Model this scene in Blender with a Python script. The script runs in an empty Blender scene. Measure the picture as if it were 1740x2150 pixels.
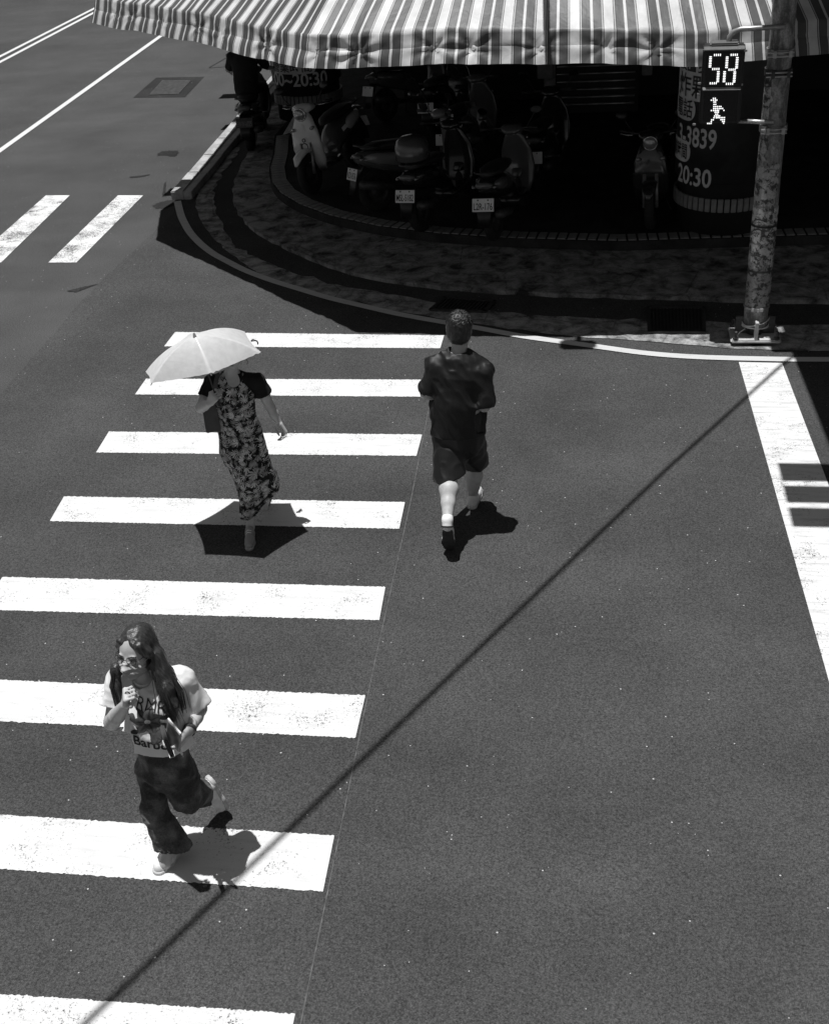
import bpy, bmesh, math, random
import numpy as np
from mathutils import Vector, Matrix
from mathutils.bvhtree import BVHTree

random.seed(7)
RNG = np.random.default_rng(7)
SC = bpy.context.scene
COL = SC.collection

# ------------------------------------------------------------------ camera, light, exposure
IMG_W, IMG_H = 1740.0, 2150.0
FOCAL, PITCH, YAW, ROLL, CAM_Z = 2508.5, 0.5556, -0.1768, -0.0752, 4.925
_f = np.array([math.sin(YAW) * math.cos(PITCH), math.cos(YAW) * math.cos(PITCH), -math.sin(PITCH)])
_r0 = np.array([math.cos(YAW), -math.sin(YAW), 0.0])
_u0 = np.cross(_r0, _f)
CAM_R = math.cos(ROLL) * _r0 + math.sin(ROLL) * _u0
CAM_U = -math.sin(ROLL) * _r0 + math.cos(ROLL) * _u0
CAM_F = _f
CAM_P = np.array([0.0, 0.0, CAM_Z])
cam_d = bpy.data.cameras.new('camera')
cam_d.sensor_fit = 'VERTICAL'
cam_d.sensor_height = 36.0
cam_d.lens = FOCAL / IMG_H * 36.0
cam_d.clip_start, cam_d.clip_end = 0.1, 2000.0
cam = bpy.data.objects.new('camera', cam_d)
COL.objects.link(cam)
cam.matrix_world = Matrix(((CAM_R[0], CAM_U[0], -CAM_F[0], CAM_P[0]),
                           (CAM_R[1], CAM_U[1], -CAM_F[1], CAM_P[1]),
                           (CAM_R[2], CAM_U[2], -CAM_F[2], CAM_P[2]), (0, 0, 0, 1)))
SC.camera = cam

SUN_DX, SUN_DY = 0.108, 0.010          # ground shift of a shadow per metre of height
_len = math.sqrt(1 + SUN_DX ** 2 + SUN_DY ** 2)
sun_dir = Vector((SUN_DX, SUN_DY, -1)) / _len      # the way the light travels
SUN_EL = math.asin(1 / _len)
SUN_AZ = math.atan2(-SUN_DX, -SUN_DY)             # towards the sun, clockwise from +Y
W = bpy.data.worlds.new('World')
SC.world = W
W.use_nodes = True
wn = W.node_tree
for n in list(wn.nodes):
    wn.nodes.remove(n)
w_out = wn.nodes.new('ShaderNodeOutputWorld')
w_bg = wn.nodes.new('ShaderNodeBackground')
w_bw = wn.nodes.new('ShaderNodeRGBToBW')
w_sky = wn.nodes.new('ShaderNodeTexSky')
w_sky.sky_type = 'NISHITA'
w_sky.sun_disc = False
w_sky.sun_elevation = SUN_EL
w_sky.sun_rotation = SUN_AZ
w_bg.inputs['Strength'].default_value = 0.05
wn.links.new(w_sky.outputs[0], w_bw.inputs[0])
wn.links.new(w_bw.outputs[0], w_bg.inputs['Color'])
wn.links.new(w_bg.outputs[0], w_out.inputs['Surface'])
sun_d = bpy.data.lights.new('sun', 'SUN')
sun_d.energy = 5.0
sun_d.angle = math.radians(0.5)
sun_d.color = (1.0, 1.0, 1.0)
sun = bpy.data.objects.new('sun', sun_d)
sun.rotation_euler = sun_dir.to_track_quat('-Z', 'Y').to_euler()
sun.location = (0, 0, 20)
COL.objects.link(sun)
SC.view_settings.view_transform = 'Standard'
SC.view_settings.look = 'None'
SC.view_settings.exposure = 0.0
SC.view_settings.gamma = 1.0
SC.view_settings.use_curve_mapping = False
SC.render.engine = 'CYCLES'
SC.cycles.use_denoising = True
SC.cycles.max_bounces = 6


# ------------------------------------------------------------------ helpers
def ray(px, py):
    return CAM_F + (px - IMG_W / 2) / FOCAL * CAM_R - (py - IMG_H / 2) / FOCAL * CAM_U


def gz(px, py, z=0.0):
    """point of the photograph's pixel (1740 x 2150) at height z"""
    d = ray(px, py)
    return CAM_P + d * ((z - CAM_Z) / d[2])


def gy(px, py, y):
    """point of the photograph's pixel at distance y up the street"""
    d = ray(px, py)
    return CAM_P + d * (y / d[1])


def tag(o, label=None, cat=None, group=None, kind=None):
    if label: o['label'] = label
    if cat: o['category'] = cat
    if group: o['group'] = group
    if kind: o['kind'] = kind
    return o


def empty(name, loc=(0, 0, 0), label=None, cat=None, group=None, kind=None, rz=0.0):
    o = bpy.data.objects.new(name, None)
    o.empty_display_size = 0.1
    o.location = Vector(loc)
    o.rotation_euler = (0, 0, rz)
    COL.objects.link(o)
    return tag(o, label, cat, group, kind)


def link(name, me, mat=None, parent=None, smooth=False):
    o = bpy.data.objects.new(name, me)
    COL.objects.link(o)
    if mat is not None and not me.materials:
        for m in (mat if isinstance(mat, (list, tuple)) else [mat]):
            me.materials.append(m)
    if smooth:
        me.shade_smooth()
    if parent is not None:
        o.parent = parent
    return o


def wparent(o, parent):
    """parent a thing's part that was built in world space under an Empty that is moved only by its location"""
    o.parent = parent
    o.matrix_parent_inverse = Matrix.Translation(-parent.location) @ Matrix.Identity(4) if parent.rotation_euler[2] == 0 else parent.matrix_basis.inverted()
    return o


def bm_obj(name, bm, mat, parent=None, smooth=False, world=False):
    me = bpy.data.meshes.new(name)
    bm.normal_update()
    bm.to_mesh(me)
    bm.free()
    o = link(name, me, mat, None, smooth)
    if parent is not None:
        if world: wparent(o, parent)
        else: o.parent = parent
    return o


def box(bm, c, s, rot=None, bevel=0.0, mi=0):
    """box of size s centred at c"""
    r = bmesh.ops.create_cube(bm, size=1.0)
    vs = r['verts']
    M = Matrix.Translation(Vector(c)) @ (rot.to_4x4() if rot is not None else Matrix.Identity(4)) @ Matrix.Diagonal((*s, 1))
    bmesh.ops.transform(bm, matrix=M, verts=vs)
    fs = list({f for v in vs for f in v.link_faces})
    for f in fs: f.material_index = mi
    if bevel > 0:
        es = list({e for v in vs for e in v.link_edges})
        bmesh.ops.bevel(bm, geom=es, offset=bevel, segments=2, affect='EDGES', clamp_overlap=True)
    return vs


def frames(pts):
    pts = [Vector(p) for p in pts]
    T = []
    for i in range(len(pts)):
        a = pts[max(i - 1, 0)]; b = pts[min(i + 1, len(pts) - 1)]
        T.append((b - a).normalized())
    up = Vector((0, 0, 1)) if abs(T[0].z) < 0.9 else Vector((0, 1, 0))
    n = T[0].cross(up).normalized()
    out = []
    for i, t in enumerate(T):
        n = (n - t * n.dot(t)).normalized()
        out.append((pts[i], n, t.cross(n)))
    return out


def tube(bm, pts, rad, seg=10, cap=True, flat=1.0, mi=0, closed=False):
    """tube along pts; rad a number or one per point; flat squashes the second axis"""
    rs = [rad] * len(pts) if isinstance(rad, (int, float)) else list(rad)
    rings = []
    for (p, n, b), r in zip(frames(pts), rs):
        rings.append([bm.verts.new(p + n * (math.cos(2 * math.pi * k / seg) * r) + b * (math.sin(2 * math.pi * k / seg) * r * flat)) for k in range(seg)])
    m = len(rings)
    for i in range(m if closed else m - 1):
        A, B = rings[i], rings[(i + 1) % m]
        for k in range(seg):
            f = bm.faces.new((A[k], A[(k + 1) % seg], B[(k + 1) % seg], B[k])); f.material_index = mi
    if cap and not closed:
        f = bm.faces.new(rings[0][::-1]); f.material_index = mi
        f = bm.faces.new(rings[-1]); f.material_index = mi
    return rings


def lathe(bm, prof, c=(0, 0, 0), seg=32, M=None, mi=0, cap=True):
    """prof = [(r, z)...] revolved round z at c"""
    rings = []
    M = M or Matrix.Identity(4)
    for r, z in prof:
        rings.append([bm.verts.new(Vector(c) + (M @ Vector((r * math.cos(2 * math.pi * k / seg), r * math.sin(2 * math.pi * k / seg), z)))) for k in range(seg)])
    for A, B in zip(rings, rings[1:]):
        for k in range(seg):
            f = bm.faces.new((A[k], A[(k + 1) % seg], B[(k + 1) % seg], B[k])); f.material_index = mi
    if cap:
        if prof[0][0] > 1e-6: bm.faces.new(rings[0][::-1]).material_index = mi
        if prof[-1][0] > 1e-6: bm.faces.new(rings[-1]).material_index = mi
    return rings


def prism(bm, poly, z0, z1, mi=0):
    """extruded polygon; poly = xy points"""
    a = [bm.verts.new((p[0], p[1], z0)) for p in poly]
    b = [bm.verts.new((p[0], p[1], z1)) for p in poly]
    n = len(poly)
    bm.faces.new(b).material_index = mi
    bm.faces.new(a[::-1]).material_index = mi
    for k in range(n):
        bm.faces.new((a[k], a[(k + 1) % n], b[(k + 1) % n], b[k])).material_index = mi
    bmesh.ops.recalc_face_normals(bm, faces=bm.faces[:])


def strip(bm, A, B, z, mi=0):
    """flat band between two polylines"""
    va = [bm.verts.new((p[0], p[1], z)) for p in A]
    vb = [bm.verts.new((p[0], p[1], z)) for p in B]
    for i in range(len(A) - 1):
        f = bm.faces.new((va[i], va[i + 1], vb[i + 1], vb[i]))
        f.material_index = mi
        f.normal_update()
        if f.normal.z < 0: f.normal_flip()


def resample(pts, n):
    P = np.array([[p[0], p[1]] for p in pts], float)
    d = np.r_[0, np.cumsum(np.hypot(*np.diff(P, axis=0).T))]
    t = np.linspace(0, d[-1], n)
    # Catmull-like smoothing by cubic interpolation of a resampled line
    x = np.interp(t, d, P[:, 0]); y = np.interp(t, d, P[:, 1])
    k = np.array([1, 2, 3, 2, 1.]); k /= k.sum()
    for _ in range(2):
        xs = np.convolve(np.pad(x, 2, mode='reflect', reflect_type='odd'), k, 'valid'); ys = np.convolve(np.pad(y, 2, mode='reflect', reflect_type='odd'), k, 'valid')
        x, y = xs, ys
    return np.c_[x, y]


def offset_line(P, d):
    T = np.gradient(P, axis=0)
    T /= np.linalg.norm(T, axis=1)[:, None]
    return P + np.c_[-T[:, 1], T[:, 0]] * d


# ------------------------------------------------------------------ materials (all grey: the photograph is black and white)
def new_mat(name):
    m = bpy.data.materials.new(name)
    m.use_nodes = True
    nt = m.node_tree
    return m, nt, nt.nodes['Principled BSDF']


def g3(v):
    return (v, v, v, 1.0)


def mathn(nt, op, a, b=None, clamp=False):
    n = nt.nodes.new('ShaderNodeMath')
    n.operation = op
    n.use_clamp = clamp
    for i, s in enumerate((a, b)):
        if s is None: continue
        if isinstance(s, (int, float)): n.inputs[i].default_value = s
        else: nt.links.new(s, n.inputs[i])
    return n.outputs[0]


def coords(nt, kind='Object', scale=None):
    tc = nt.nodes.new('ShaderNodeTexCoord')
    out = tc.outputs[kind]
    if scale is not None:
        mp = nt.nodes.new('ShaderNodeMapping')
        mp.inputs['Scale'].default_value = scale
        nt.links.new(out, mp.inputs[0])
        out = mp.outputs[0]
    return out


def noise(nt, co, scale, detail=3.0, rough=0.55, dist=0.0):
    n = nt.nodes.new('ShaderNodeTexNoise')
    n.inputs['Scale'].default_value = scale
    n.inputs['Detail'].default_value = detail
    n.inputs['Roughness'].default_value = rough
    n.inputs['Distortion'].default_value = dist
    nt.links.new(co, n.inputs['Vector'])
    return n.outputs['Fac']


def maprange(nt, v, a, b, c, d):
    n = nt.nodes.new('ShaderNodeMapRange')
    nt.links.new(v, n.inputs[0])
    for i, x in enumerate((a, b, c, d)): n.inputs[i + 1].default_value = x
    return n.outputs[0]


def mixc(nt, fac, a, b):
    n = nt.nodes.new('ShaderNodeMix')
    n.data_type = 'RGBA'
    for s, i in ((fac, 0), (a, 6), (b, 7)):
        if isinstance(s, (int, float)): n.inputs[i].default_value = s if i == 0 else g3(s)
        else: nt.links.new(s, n.inputs[i])
    return n.outputs[2]


def bump(nt, bsdf, h, strength, dist):
    b = nt.nodes.new('ShaderNodeBump')
    b.inputs['Strength'].default_value = strength
    b.inputs['Distance'].default_value = dist
    nt.links.new(h, b.inputs['Height'])
    nt.links.new(b.outputs[0], bsdf.inputs['Normal'])


def plain(name, v, rough=0.6, var=0.15, scale=8.0, spec=0.5, metal=0.0, bmp=0.0, bscale=60.0, bdist=0.002, coat=0.0, kind='Object'):
    """grey surface with mottled tone"""
    m, nt, b = new_mat(name)
    co = coords(nt, kind)
    f = noise(nt, co, scale, 4.0)
    c = maprange(nt, f, 0.3, 0.7, v * (1 - var), v * (1 + var))
    nt.links.new(c, b.inputs['Base Color'])
    b.inputs['Roughness'].default_value = rough
    b.inputs['Specular IOR Level'].default_value = spec
    b.inputs['Metallic'].default_value = metal
    b.inputs['Coat Weight'].default_value = coat
    if bmp:
        bump(nt, b, noise(nt, co, bscale, 4.0), bmp, bdist)
    return m


def mat_asphalt(name, base, patch=0.16):
    m, nt, b = new_mat(name)
    co = coords(nt)
    fine = maprange(nt, noise(nt, co, 210.0, 3.0, 0.7), 0.28, 0.72, 0.35, 1.7)
    mid = maprange(nt, noise(nt, co, 78.0, 4.0, 0.7), 0.3, 0.7, 0.42, 1.62)
    big = maprange(nt, noise(nt, co, 0.9, 5.0, 0.6), 0.3, 0.7, 1 - patch, 1 + patch)
    trk = maprange(nt, noise(nt, coords(nt, 'Object', (0.09, 1.0, 1)), 1.1, 4.0, 0.6), 0.35, 0.68, 0.94, 1.07)
    pat = maprange(nt, noise(nt, co, 0.28, 3.0, 0.5), 0.4, 0.6, 0.95, 1.06)
    big = mathn(nt, 'MULTIPLY', mathn(nt, 'MULTIPLY', big, trk), pat)
    v = mathn(nt, 'MULTIPLY', mathn(nt, 'MULTIPLY', fine, mid), mathn(nt, 'MULTIPLY', big, base))
    # pale stone chips
    vo = nt.nodes.new('ShaderNodeTexVoronoi')
    vo.inputs['Scale'].default_value = 34.0
    nt.links.new(co, vo.inputs['Vector'])
    sp = nt.nodes.new('ShaderNodeSeparateColor')
    nt.links.new(vo.outputs['Color'], sp.inputs[0])
    chip = mathn(nt, 'MULTIPLY', mathn(nt, 'GREATER_THAN', sp.outputs[0], 0.955),
                 mathn(nt, 'LESS_THAN', vo.outputs['Distance'], mathn(nt, 'MULTIPLY', sp.outputs[1], 0.20)))
    vo2 = nt.nodes.new('ShaderNodeTexVoronoi')
    vo2.inputs['Scale'].default_value = 90.0
    nt.links.new(co, vo2.inputs['Vector'])
    sp2 = nt.nodes.new('ShaderNodeSeparateColor')
    nt.links.new(vo2.outputs['Color'], sp2.inputs[0])
    chip2 = mathn(nt, 'MULTIPLY', mathn(nt, 'GREATER_THAN', sp2.outputs[0], 0.90), mathn(nt, 'LESS_THAN', vo2.outputs['Distance'], 0.25))
    c = mixc(nt, mathn(nt, 'MULTIPLY', chip2, 0.45), v, 0.14)
    c = mixc(nt, mathn(nt, 'MULTIPLY', chip, 0.85), c, 0.5)
    # dark tar spots and stains
    st = maprange(nt, noise(nt, co, 5.5, 6.0, 0.7), 0.70, 0.76, 0.0, 0.45)
    c = mixc(nt, st, c, base * 0.35)
    nt.links.new(c, b.inputs['Base Color'])
    b.inputs['Roughness'].default_value = 0.95
    b.inputs['Specular IOR Level'].default_value = 0.08
    bump(nt, b, noise(nt, co, 160.0, 3.0, 0.7), 0.5, 0.004)
    return m


def mat_paint(name, wear, dirt, base=0.78):
    """road paint; wear = share of flaked-off flecks, dirt = grey streaks"""
    m, nt, b = new_mat(name)
    co = coords(nt)
    n1 = noise(nt, co, 75.0, 5.0, 0.75)
    n2 = noise(nt, co, 3.2, 4.0, 0.6)
    thr = mathn(nt, 'ADD', n1, mathn(nt, 'MULTIPLY', n2, 0.55))
    fl = maprange(nt, thr, 0.98 - wear, 1.06 - wear, 0.0, 1.0)
    streak = maprange(nt, noise(nt, coords(nt, 'Object', (2.0, 14.0, 1)), 1.6, 5.0, 0.65), 0.5, 0.72, 0.0, dirt)
    grain = maprange(nt, noise(nt, co, 240.0, 2.0, 0.7), 0.3, 0.7, base * 0.86, base * 1.06)
    c = mixc(nt, streak, grain, base * 0.32)
    c = mixc(nt, fl, c, 0.07)
    nt.links.new(c, b.inputs['Base Color'])
    b.inputs['Roughness'].default_value = 0.85
    b.inputs['Specular IOR Level'].default_value = 0.15
    bump(nt, b, noise(nt, co, 150.0, 3.0, 0.7), 0.35, 0.003)
    return m


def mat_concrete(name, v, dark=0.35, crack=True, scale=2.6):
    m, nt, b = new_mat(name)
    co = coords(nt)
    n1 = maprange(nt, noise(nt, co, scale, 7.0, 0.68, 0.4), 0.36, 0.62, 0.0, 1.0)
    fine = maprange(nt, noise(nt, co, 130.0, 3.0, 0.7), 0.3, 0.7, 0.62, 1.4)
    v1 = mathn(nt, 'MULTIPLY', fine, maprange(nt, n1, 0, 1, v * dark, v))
    if crack:
        vo = nt.nodes.new('ShaderNodeTexVoronoi')
        vo.feature = 'DISTANCE_TO_EDGE'
        vo.inputs['Scale'].default_value = 1.1
        nt.links.new(coords(nt), vo.inputs['Vector'])
        dn = mathn(nt, 'ADD', vo.outputs['Distance'], mathn(nt, 'MULTIPLY', noise(nt, co, 14.0, 4.0), 0.05))
        cr = maprange(nt, dn, 0.026, 0.036, 1.0, 0.0)
        v1 = mixc(nt, mathn(nt, 'MULTIPLY', cr, 0.6), v1, v * 0.2)
    nt.links.new(v1, b.inputs['Base Color'])
    b.inputs['Roughness'].default_value = 0.9
    b.inputs['Specular IOR Level'].default_value = 0.15
    bump(nt, b, noise(nt, co, 90.0, 4.0, 0.7), 0.5, 0.006)
    return m


def mat_emit(name, s):
    m, nt, b = new_mat(name)
    b.inputs['Base Color'].default_value = g3(0.8)
    b.inputs['Emission Color'].default_value = g3(1.0)
    b.inputs['Emission Strength'].default_value = s
    return m


def mat_cloth(name, v, rough=0.85, var=0.12, weave=900.0, spec=0.15, wr=0.0, wscale=9.0, sheen=0.0):
    m, nt, b = new_mat(name)
    co = coords(nt)
    c = maprange(nt, noise(nt, co, 14.0, 4.0), 0.3, 0.7, v * (1 - var), v * (1 + var))
    nt.links.new(c, b.inputs['Base Color'])
    b.inputs['Roughness'].default_value = rough
    b.inputs['Specular IOR Level'].default_value = spec
    b.inputs['Sheen Weight'].default_value = sheen
    h = noise(nt, co, weave * 0.4, 2.0)
    if wr:
        h2 = noise(nt, coords(nt, 'Object', (1, 1, 0.45)), wscale, 3.0, 0.5, 1.2)
        h = mathn(nt, 'ADD', mathn(nt, 'MULTIPLY', h, 0.06), mathn(nt, 'MULTIPLY', h2, 1.0))
        bump(nt, b, h, wr, 0.02)
    else:
        bump(nt, b, h, 0.2, 0.0008)
    return m


M_ROAD = mat_asphalt('old_asphalt', 0.064, 0.13)
M_ROAD2 = mat_asphalt('new_asphalt', 0.056, 0.17)
M_PATCH = mat_asphalt('patch_asphalt', 0.028, 0.3)
M_PAINT = mat_paint('road_paint', 0.10, 0.20, 0.64)
M_PAINT_OLD = mat_paint('worn_road_paint', 0.20, 0.35, 0.72)
M_PAINT_STOP = mat_paint('stop_line_paint', 0.11, 0.55, 0.66)
M_LINE = mat_paint('edge_line_paint', 0.05, 0.3, 0.55)
M_YELLOW = mat_paint('lane_paint', 0.06, 0.15, 0.62)
M_CONC = mat_concrete('gutter_concrete', 0.38, 0.14, True, 5.0)
M_PAVE = mat_concrete('pavement_concrete', 0.34, 0.12, True, 4.5)
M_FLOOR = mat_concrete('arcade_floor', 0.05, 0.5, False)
M_KERB = mat_concrete('kerb_stone', 0.42, 0.6, False, 6.0)
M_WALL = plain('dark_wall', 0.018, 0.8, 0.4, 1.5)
M_FACADE = plain('facade_tile', 0.22, 0.7, 0.15, 3.0, bmp=0.2)
M_BLACK = plain('black_plastic', 0.012, 0.45, 0.3, 10)
M_STEEL = plain('galvanised_steel', 0.38, 0.42, 0.25, 30, metal=0.7, bmp=0.1)
M_DSTEEL = plain('dark_steel', 0.05, 0.5, 0.4, 20, metal=0.3)
M_GREY = plain('mid_grey', 0.18, 0.6, 0.2, 12)
M_WHITE = plain('white_enamel', 0.62, 0.5, 0.1, 12)
M_TILE = plain('glazed_tile', 0.24, 0.45, 0.25, 9)
M_SIGN = plain('sign_film', 0.024, 0.5, 0.35, 6)
M_LETTER = plain('sign_letter', 0.62, 0.6, 0.08, 6)

# ------------------------------------------------------------------ the ground
bm = bmesh.new()
for s in (1,):
    vs = [bm.verts.new(p) for p in ((-220, -120, 0), (220, -120, 0), (220, 260, 0), (-220, 260, 0))]
    bm.faces.new(vs)
tag(bm_obj('road', bm, M_ROAD), kind='structure')

# newer, darker asphalt of the side street
edge = [(-60, 905), (51, 775), (120, 690), (200, 603), (262, 545), (330, 480), (420, 400), (520, 330)]
poly = [gz(*p)[:2] for p in edge]
pl = resample(poly, 40)
pl = [(p[0] + 0.02 * random.uniform(-1, 1), p[1] + 0.02 * random.uniform(-1, 1)) for p in pl]
pl = [(-12, -60), (-12.0, 6.0)] + pl + [(60, 22.0), (60, -60)]
bm = bmesh.new()
f = bm.faces.new([bm.verts.new((p[0], p[1], 0.004)) for p in pl])
f.normal_update()
if f.normal.z < 0: f.normal_flip()
tag(bm_obj('side_road', bm, M_ROAD2), kind='structure')


def quad_sheet(name, corners, z, mat, parent=None, px=True, sub=1, ragged=0.0):
    c = [gz(*p, z) if px else np.array((p[0], p[1], z)) for p in corners]
    bm = bmesh.new()
    n = 260 if ragged else 1
    A = [c[0] + (c[1] - c[0]) * i / n for i in range(n + 1)]
    B = [c[3] + (c[2] - c[3]) * i / n for i in range(n + 1)]
    if ragged:
        for L in (A, B):
            for p in L: p[:2] += np.array([0, random.gauss(0, ragged)])
    strip(bm, A, B, z)
    return bm_obj(name, bm, mat, parent)


# crosswalk over the side street: bars TL, TR, BR, BL
cw = empty('crosswalk', (0, 0, 0), kind='structure')
bars = [
    [(368, 697), (932, 704), (924, 731), (345, 727)],
    [(307, 795), (908, 797), (899, 833), (284, 828)],
    [(229, 906), (886, 912), (874, 957), (202, 950)],
    [(135, 1042), (850, 1054), (838, 1110), (105, 1094)],
    [(6, 1211), (809, 1232), (796, 1302), (-40, 1280)],
    [(-140, 1421), (767, 1460), (746, 1549), (-190, 1505)],
    [(-330, 1690), (702, 1754), (678, 1872), (-420, 1795)],
    [(-380, 2062), (620, 2128), (585, 2290), (-460, 2210)],
]
for i, q in enumerate(bars):
    quad_sheet('stripe', q, 0.008, M_PAINT, cw, ragged=0.0025)
# crosswalk over the main road
cw2 = empty('crosswalk', (0, 0, 0), kind='structure')
b0 = [(248, 410), (301, 410), (161, 551), (102, 551)]
b1 = [(97, 410), (147, 410), (3, 551), (-62, 551)]
for q in (b0, b1, [(-58, 410), (-8, 410), (-155, 551), (-222, 551)], [(-210, 410), (-160, 410), (-313, 551), (-382, 551)]):
    quad_sheet('stripe', q, 0.006, M_PAINT_OLD, cw2, ragged=0.0025)
# lane line and double centre line of the main road
def long_line(name, a, b, w, mat):
    A = gz(*a)[:2]; B = gz(*b)[:2]
    t = (B - A) / np.linalg.norm(B - A)
    n = np.array([-t[1], t[0]]) * w / 2
    A2 = A - t * 1.5; B2 = B + t * 45
    bm = bmesh.new()
    strip(bm, [A2 - n, B2 - n], [A2 + n, B2 + n], 0.006)
    return tag(bm_obj(name, bm, mat), kind='structure')


long_line('lane_line', (52, 280), (335, 78), 0.115, M_YELLOW)
long_line('centre_line', (40, 99), (136, 50), 0.11, M_YELLOW)
long_line('centre_line', (40, 110), (154, 50), 0.11, M_YELLOW)
# stop line of the side street
tag(quad_sheet('stop_line', [(1550, 760), (1641, 762), (1918, 1490), (1756, 1490)], 0.009, M_PAINT_STOP), kind='structure')
# curved edge line round the corner
line_px = [(373, 424), (381, 457), (398, 489), (420, 513), (449, 536), (475, 549), (512, 569), (570, 591), (633, 610), (695, 629), (757, 643), (819, 658),
           (881, 670), (940, 680), (1000, 690), (1093, 708), (1181, 720), (1262, 731), (1343, 743), (1423, 750), (1504, 753.5), (1565, 755), (1669, 757), (1760, 757)]
EL = resample([gz(*p) for p in line_px], 120)
bm = bmesh.new()
strip(bm, offset_line(EL, -0.05), offset_line(EL, 0.05), 0.013)
tag(bm_obj('edge_line', bm, M_LINE), kind='structure')
# thin chalked setting-out line along the bar ends
bm = bmesh.new()
A = gz(905, 835)[:2]; B = gz(640, 2110)[:2]
pts = resample([A, A + (B - A) * .3 + (.01, 0), A + (B - A) * .6 + (-.008, 0), B, B + (B - A) * .4], 60)
strip(bm, offset_line(pts, -0.0035), offset_line(pts, 0.0035), 0.0065)
M_CHALK = plain('chalk_mark', 0.085, 0.9, 0.5, 25)
tag(bm_obj('setting_out_line', bm, M_CHALK), kind='structure')

# gutter slab, pavement, arcade floor
b1_out = [(484, 311), (461, 337), (438, 360), (426, 380), (411, 420), (413, 447), (424, 470), (438, 492), (461, 513), (500, 548), (545, 577), (595, 600), (653, 618), (715, 633),
          (778, 644), (840, 656), (944, 673), (1000, 682), (1120, 699), (1200, 708), (1330, 716), (1440, 724), (1520, 733), (1640, 738), (1780, 738)]
b1_in = [(505, 311), (490, 337), (470, 360), (458, 380), (451, 400), (452, 425), (460, 462), (474, 490), (495, 516), (540, 545), (585, 563), (640, 582), (700, 598), (760, 610),
         (820, 620), (880, 631), (960, 646), (1010, 652), (1120, 664), (1200, 668), (1330, 674), (1440, 676), (1520, 680), (1640, 684), (1780, 684)]
b2_out = [(540, 300), (520, 330), (500, 365), (491, 399), (491, 436), (502, 455), (521, 478), (552, 502), (584, 514), (622, 537), (669, 556), (740, 580), (820, 596), (900, 606), (1000, 616), (1120, 622),
          (1240, 626), (1360, 630), (1480, 634), (1600, 638), (1780, 640)]
O1 = resample([gz(*p) for p in b1_out], 90)
I1 = resample([gz(*p) for p in b1_in], 90)
def rag(P, a):
    P = P.copy(); P += RNG.normal(0, a, P.shape); return P
bm = bmesh.new()
strip(bm, rag(O1, .012), rag(I1, .02), 0.011)
tag(bm_obj('gutter_slab', bm, M_CONC), kind='structure')
O2 = resample([gz(*p) for p in b2_out], 90)
bm = bmesh.new()
prism(bm, [tuple(p) for p in rag(O2, .012)] + [(14, 12.6), (14, 40), (-5.75, 40), (-5.75, 20)], -0.05, 0.05)
tag(bm_obj('pavement', bm, M_PAVE), kind='structure')
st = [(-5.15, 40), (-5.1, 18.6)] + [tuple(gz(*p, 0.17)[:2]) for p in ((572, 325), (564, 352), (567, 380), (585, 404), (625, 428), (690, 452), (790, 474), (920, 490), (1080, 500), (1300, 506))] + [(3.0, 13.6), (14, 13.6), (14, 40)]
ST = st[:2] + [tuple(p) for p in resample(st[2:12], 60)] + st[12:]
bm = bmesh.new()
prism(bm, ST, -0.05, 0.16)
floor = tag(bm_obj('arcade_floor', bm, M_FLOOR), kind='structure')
# small tiles along the edge of the arcade step, each one a piece
line = resample(st[1:14], 1500)
tile_me = bpy.data.meshes.new('tile')
bm = bmesh.new(); box(bm, (0, 0, 0), (0.095, 0.2, 0.016), bevel=0.003); bm.to_mesh(tile_me); bm.free()
tile_me.materials.append(M_TILE)
dacc = 0.0
for i in range(len(line) - 1):
    a, b = line[i], line[i + 1]
    dacc += np.linalg.norm(b - a)
    if dacc > 0.105:
        dacc = 0
        t = (b - a) / np.linalg.norm(b - a); n = np.array([-t[1], t[0]])
        for row in (0,):
            p = a + n * 0.13
            o = link('tile', tile_me, parent=floor)
            o.location = (p[0], p[1], 0.165)
            o.rotation_euler = (random.uniform(-.01, .01), random.uniform(-.01, .01), math.atan2(t[1], t[0]))
# kerb stones along the main road (lit strip beside the pavement)
kerb = empty('kerb', (0, 0, 0), kind='structure')
k0 = gz(372, 402, 0.12)[:2]; k1 = gz(500, 252, 0.12)[:2]
kt = (k1 - k0) / np.linalg.norm(k1 - k0)
y = 0.0
i = 0
while y < 18:
    L = 0.93
    p = k0 + kt * (y + L / 2)
    bm = bmesh.new()
    box(bm, (0, 0, 0.04), (0.19, L - 0.007, 0.17), bevel=0.014)
    box(bm, (0.150, 0, 0.025), (0.112, L - 0.007, 0.17), bevel=0.006)
    o = bm_obj('kerb_stone', bm, M_KERB, kerb)
    o.location = (p[0] + random.uniform(-.006, .006), p[1], random.uniform(-.004, .004))
    o.rotation_euler = (0, 0, math.atan2(kt[1], kt[0]) - math.pi / 2 + random.uniform(-.006, .006))
    y += L
# ------------------------------------------------------------------ road furniture set in the ground
def ground_poly(name, px, z, mat, parent=None, thick=0.0):
    P = [gz(*p, z) for p in px]
    c = np.mean(P, axis=0)
    bm = bmesh.new()
    if thick:
        prism(bm, [tuple(p[:2]) for p in P], z - thick, z)
    else:
        f = bm.faces.new([bm.verts.new(tuple(p)) for p in P]); f.normal_update()
        if f.normal.z < 0: f.normal_flip()
    return bm_obj(name, bm, mat, parent)


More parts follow.
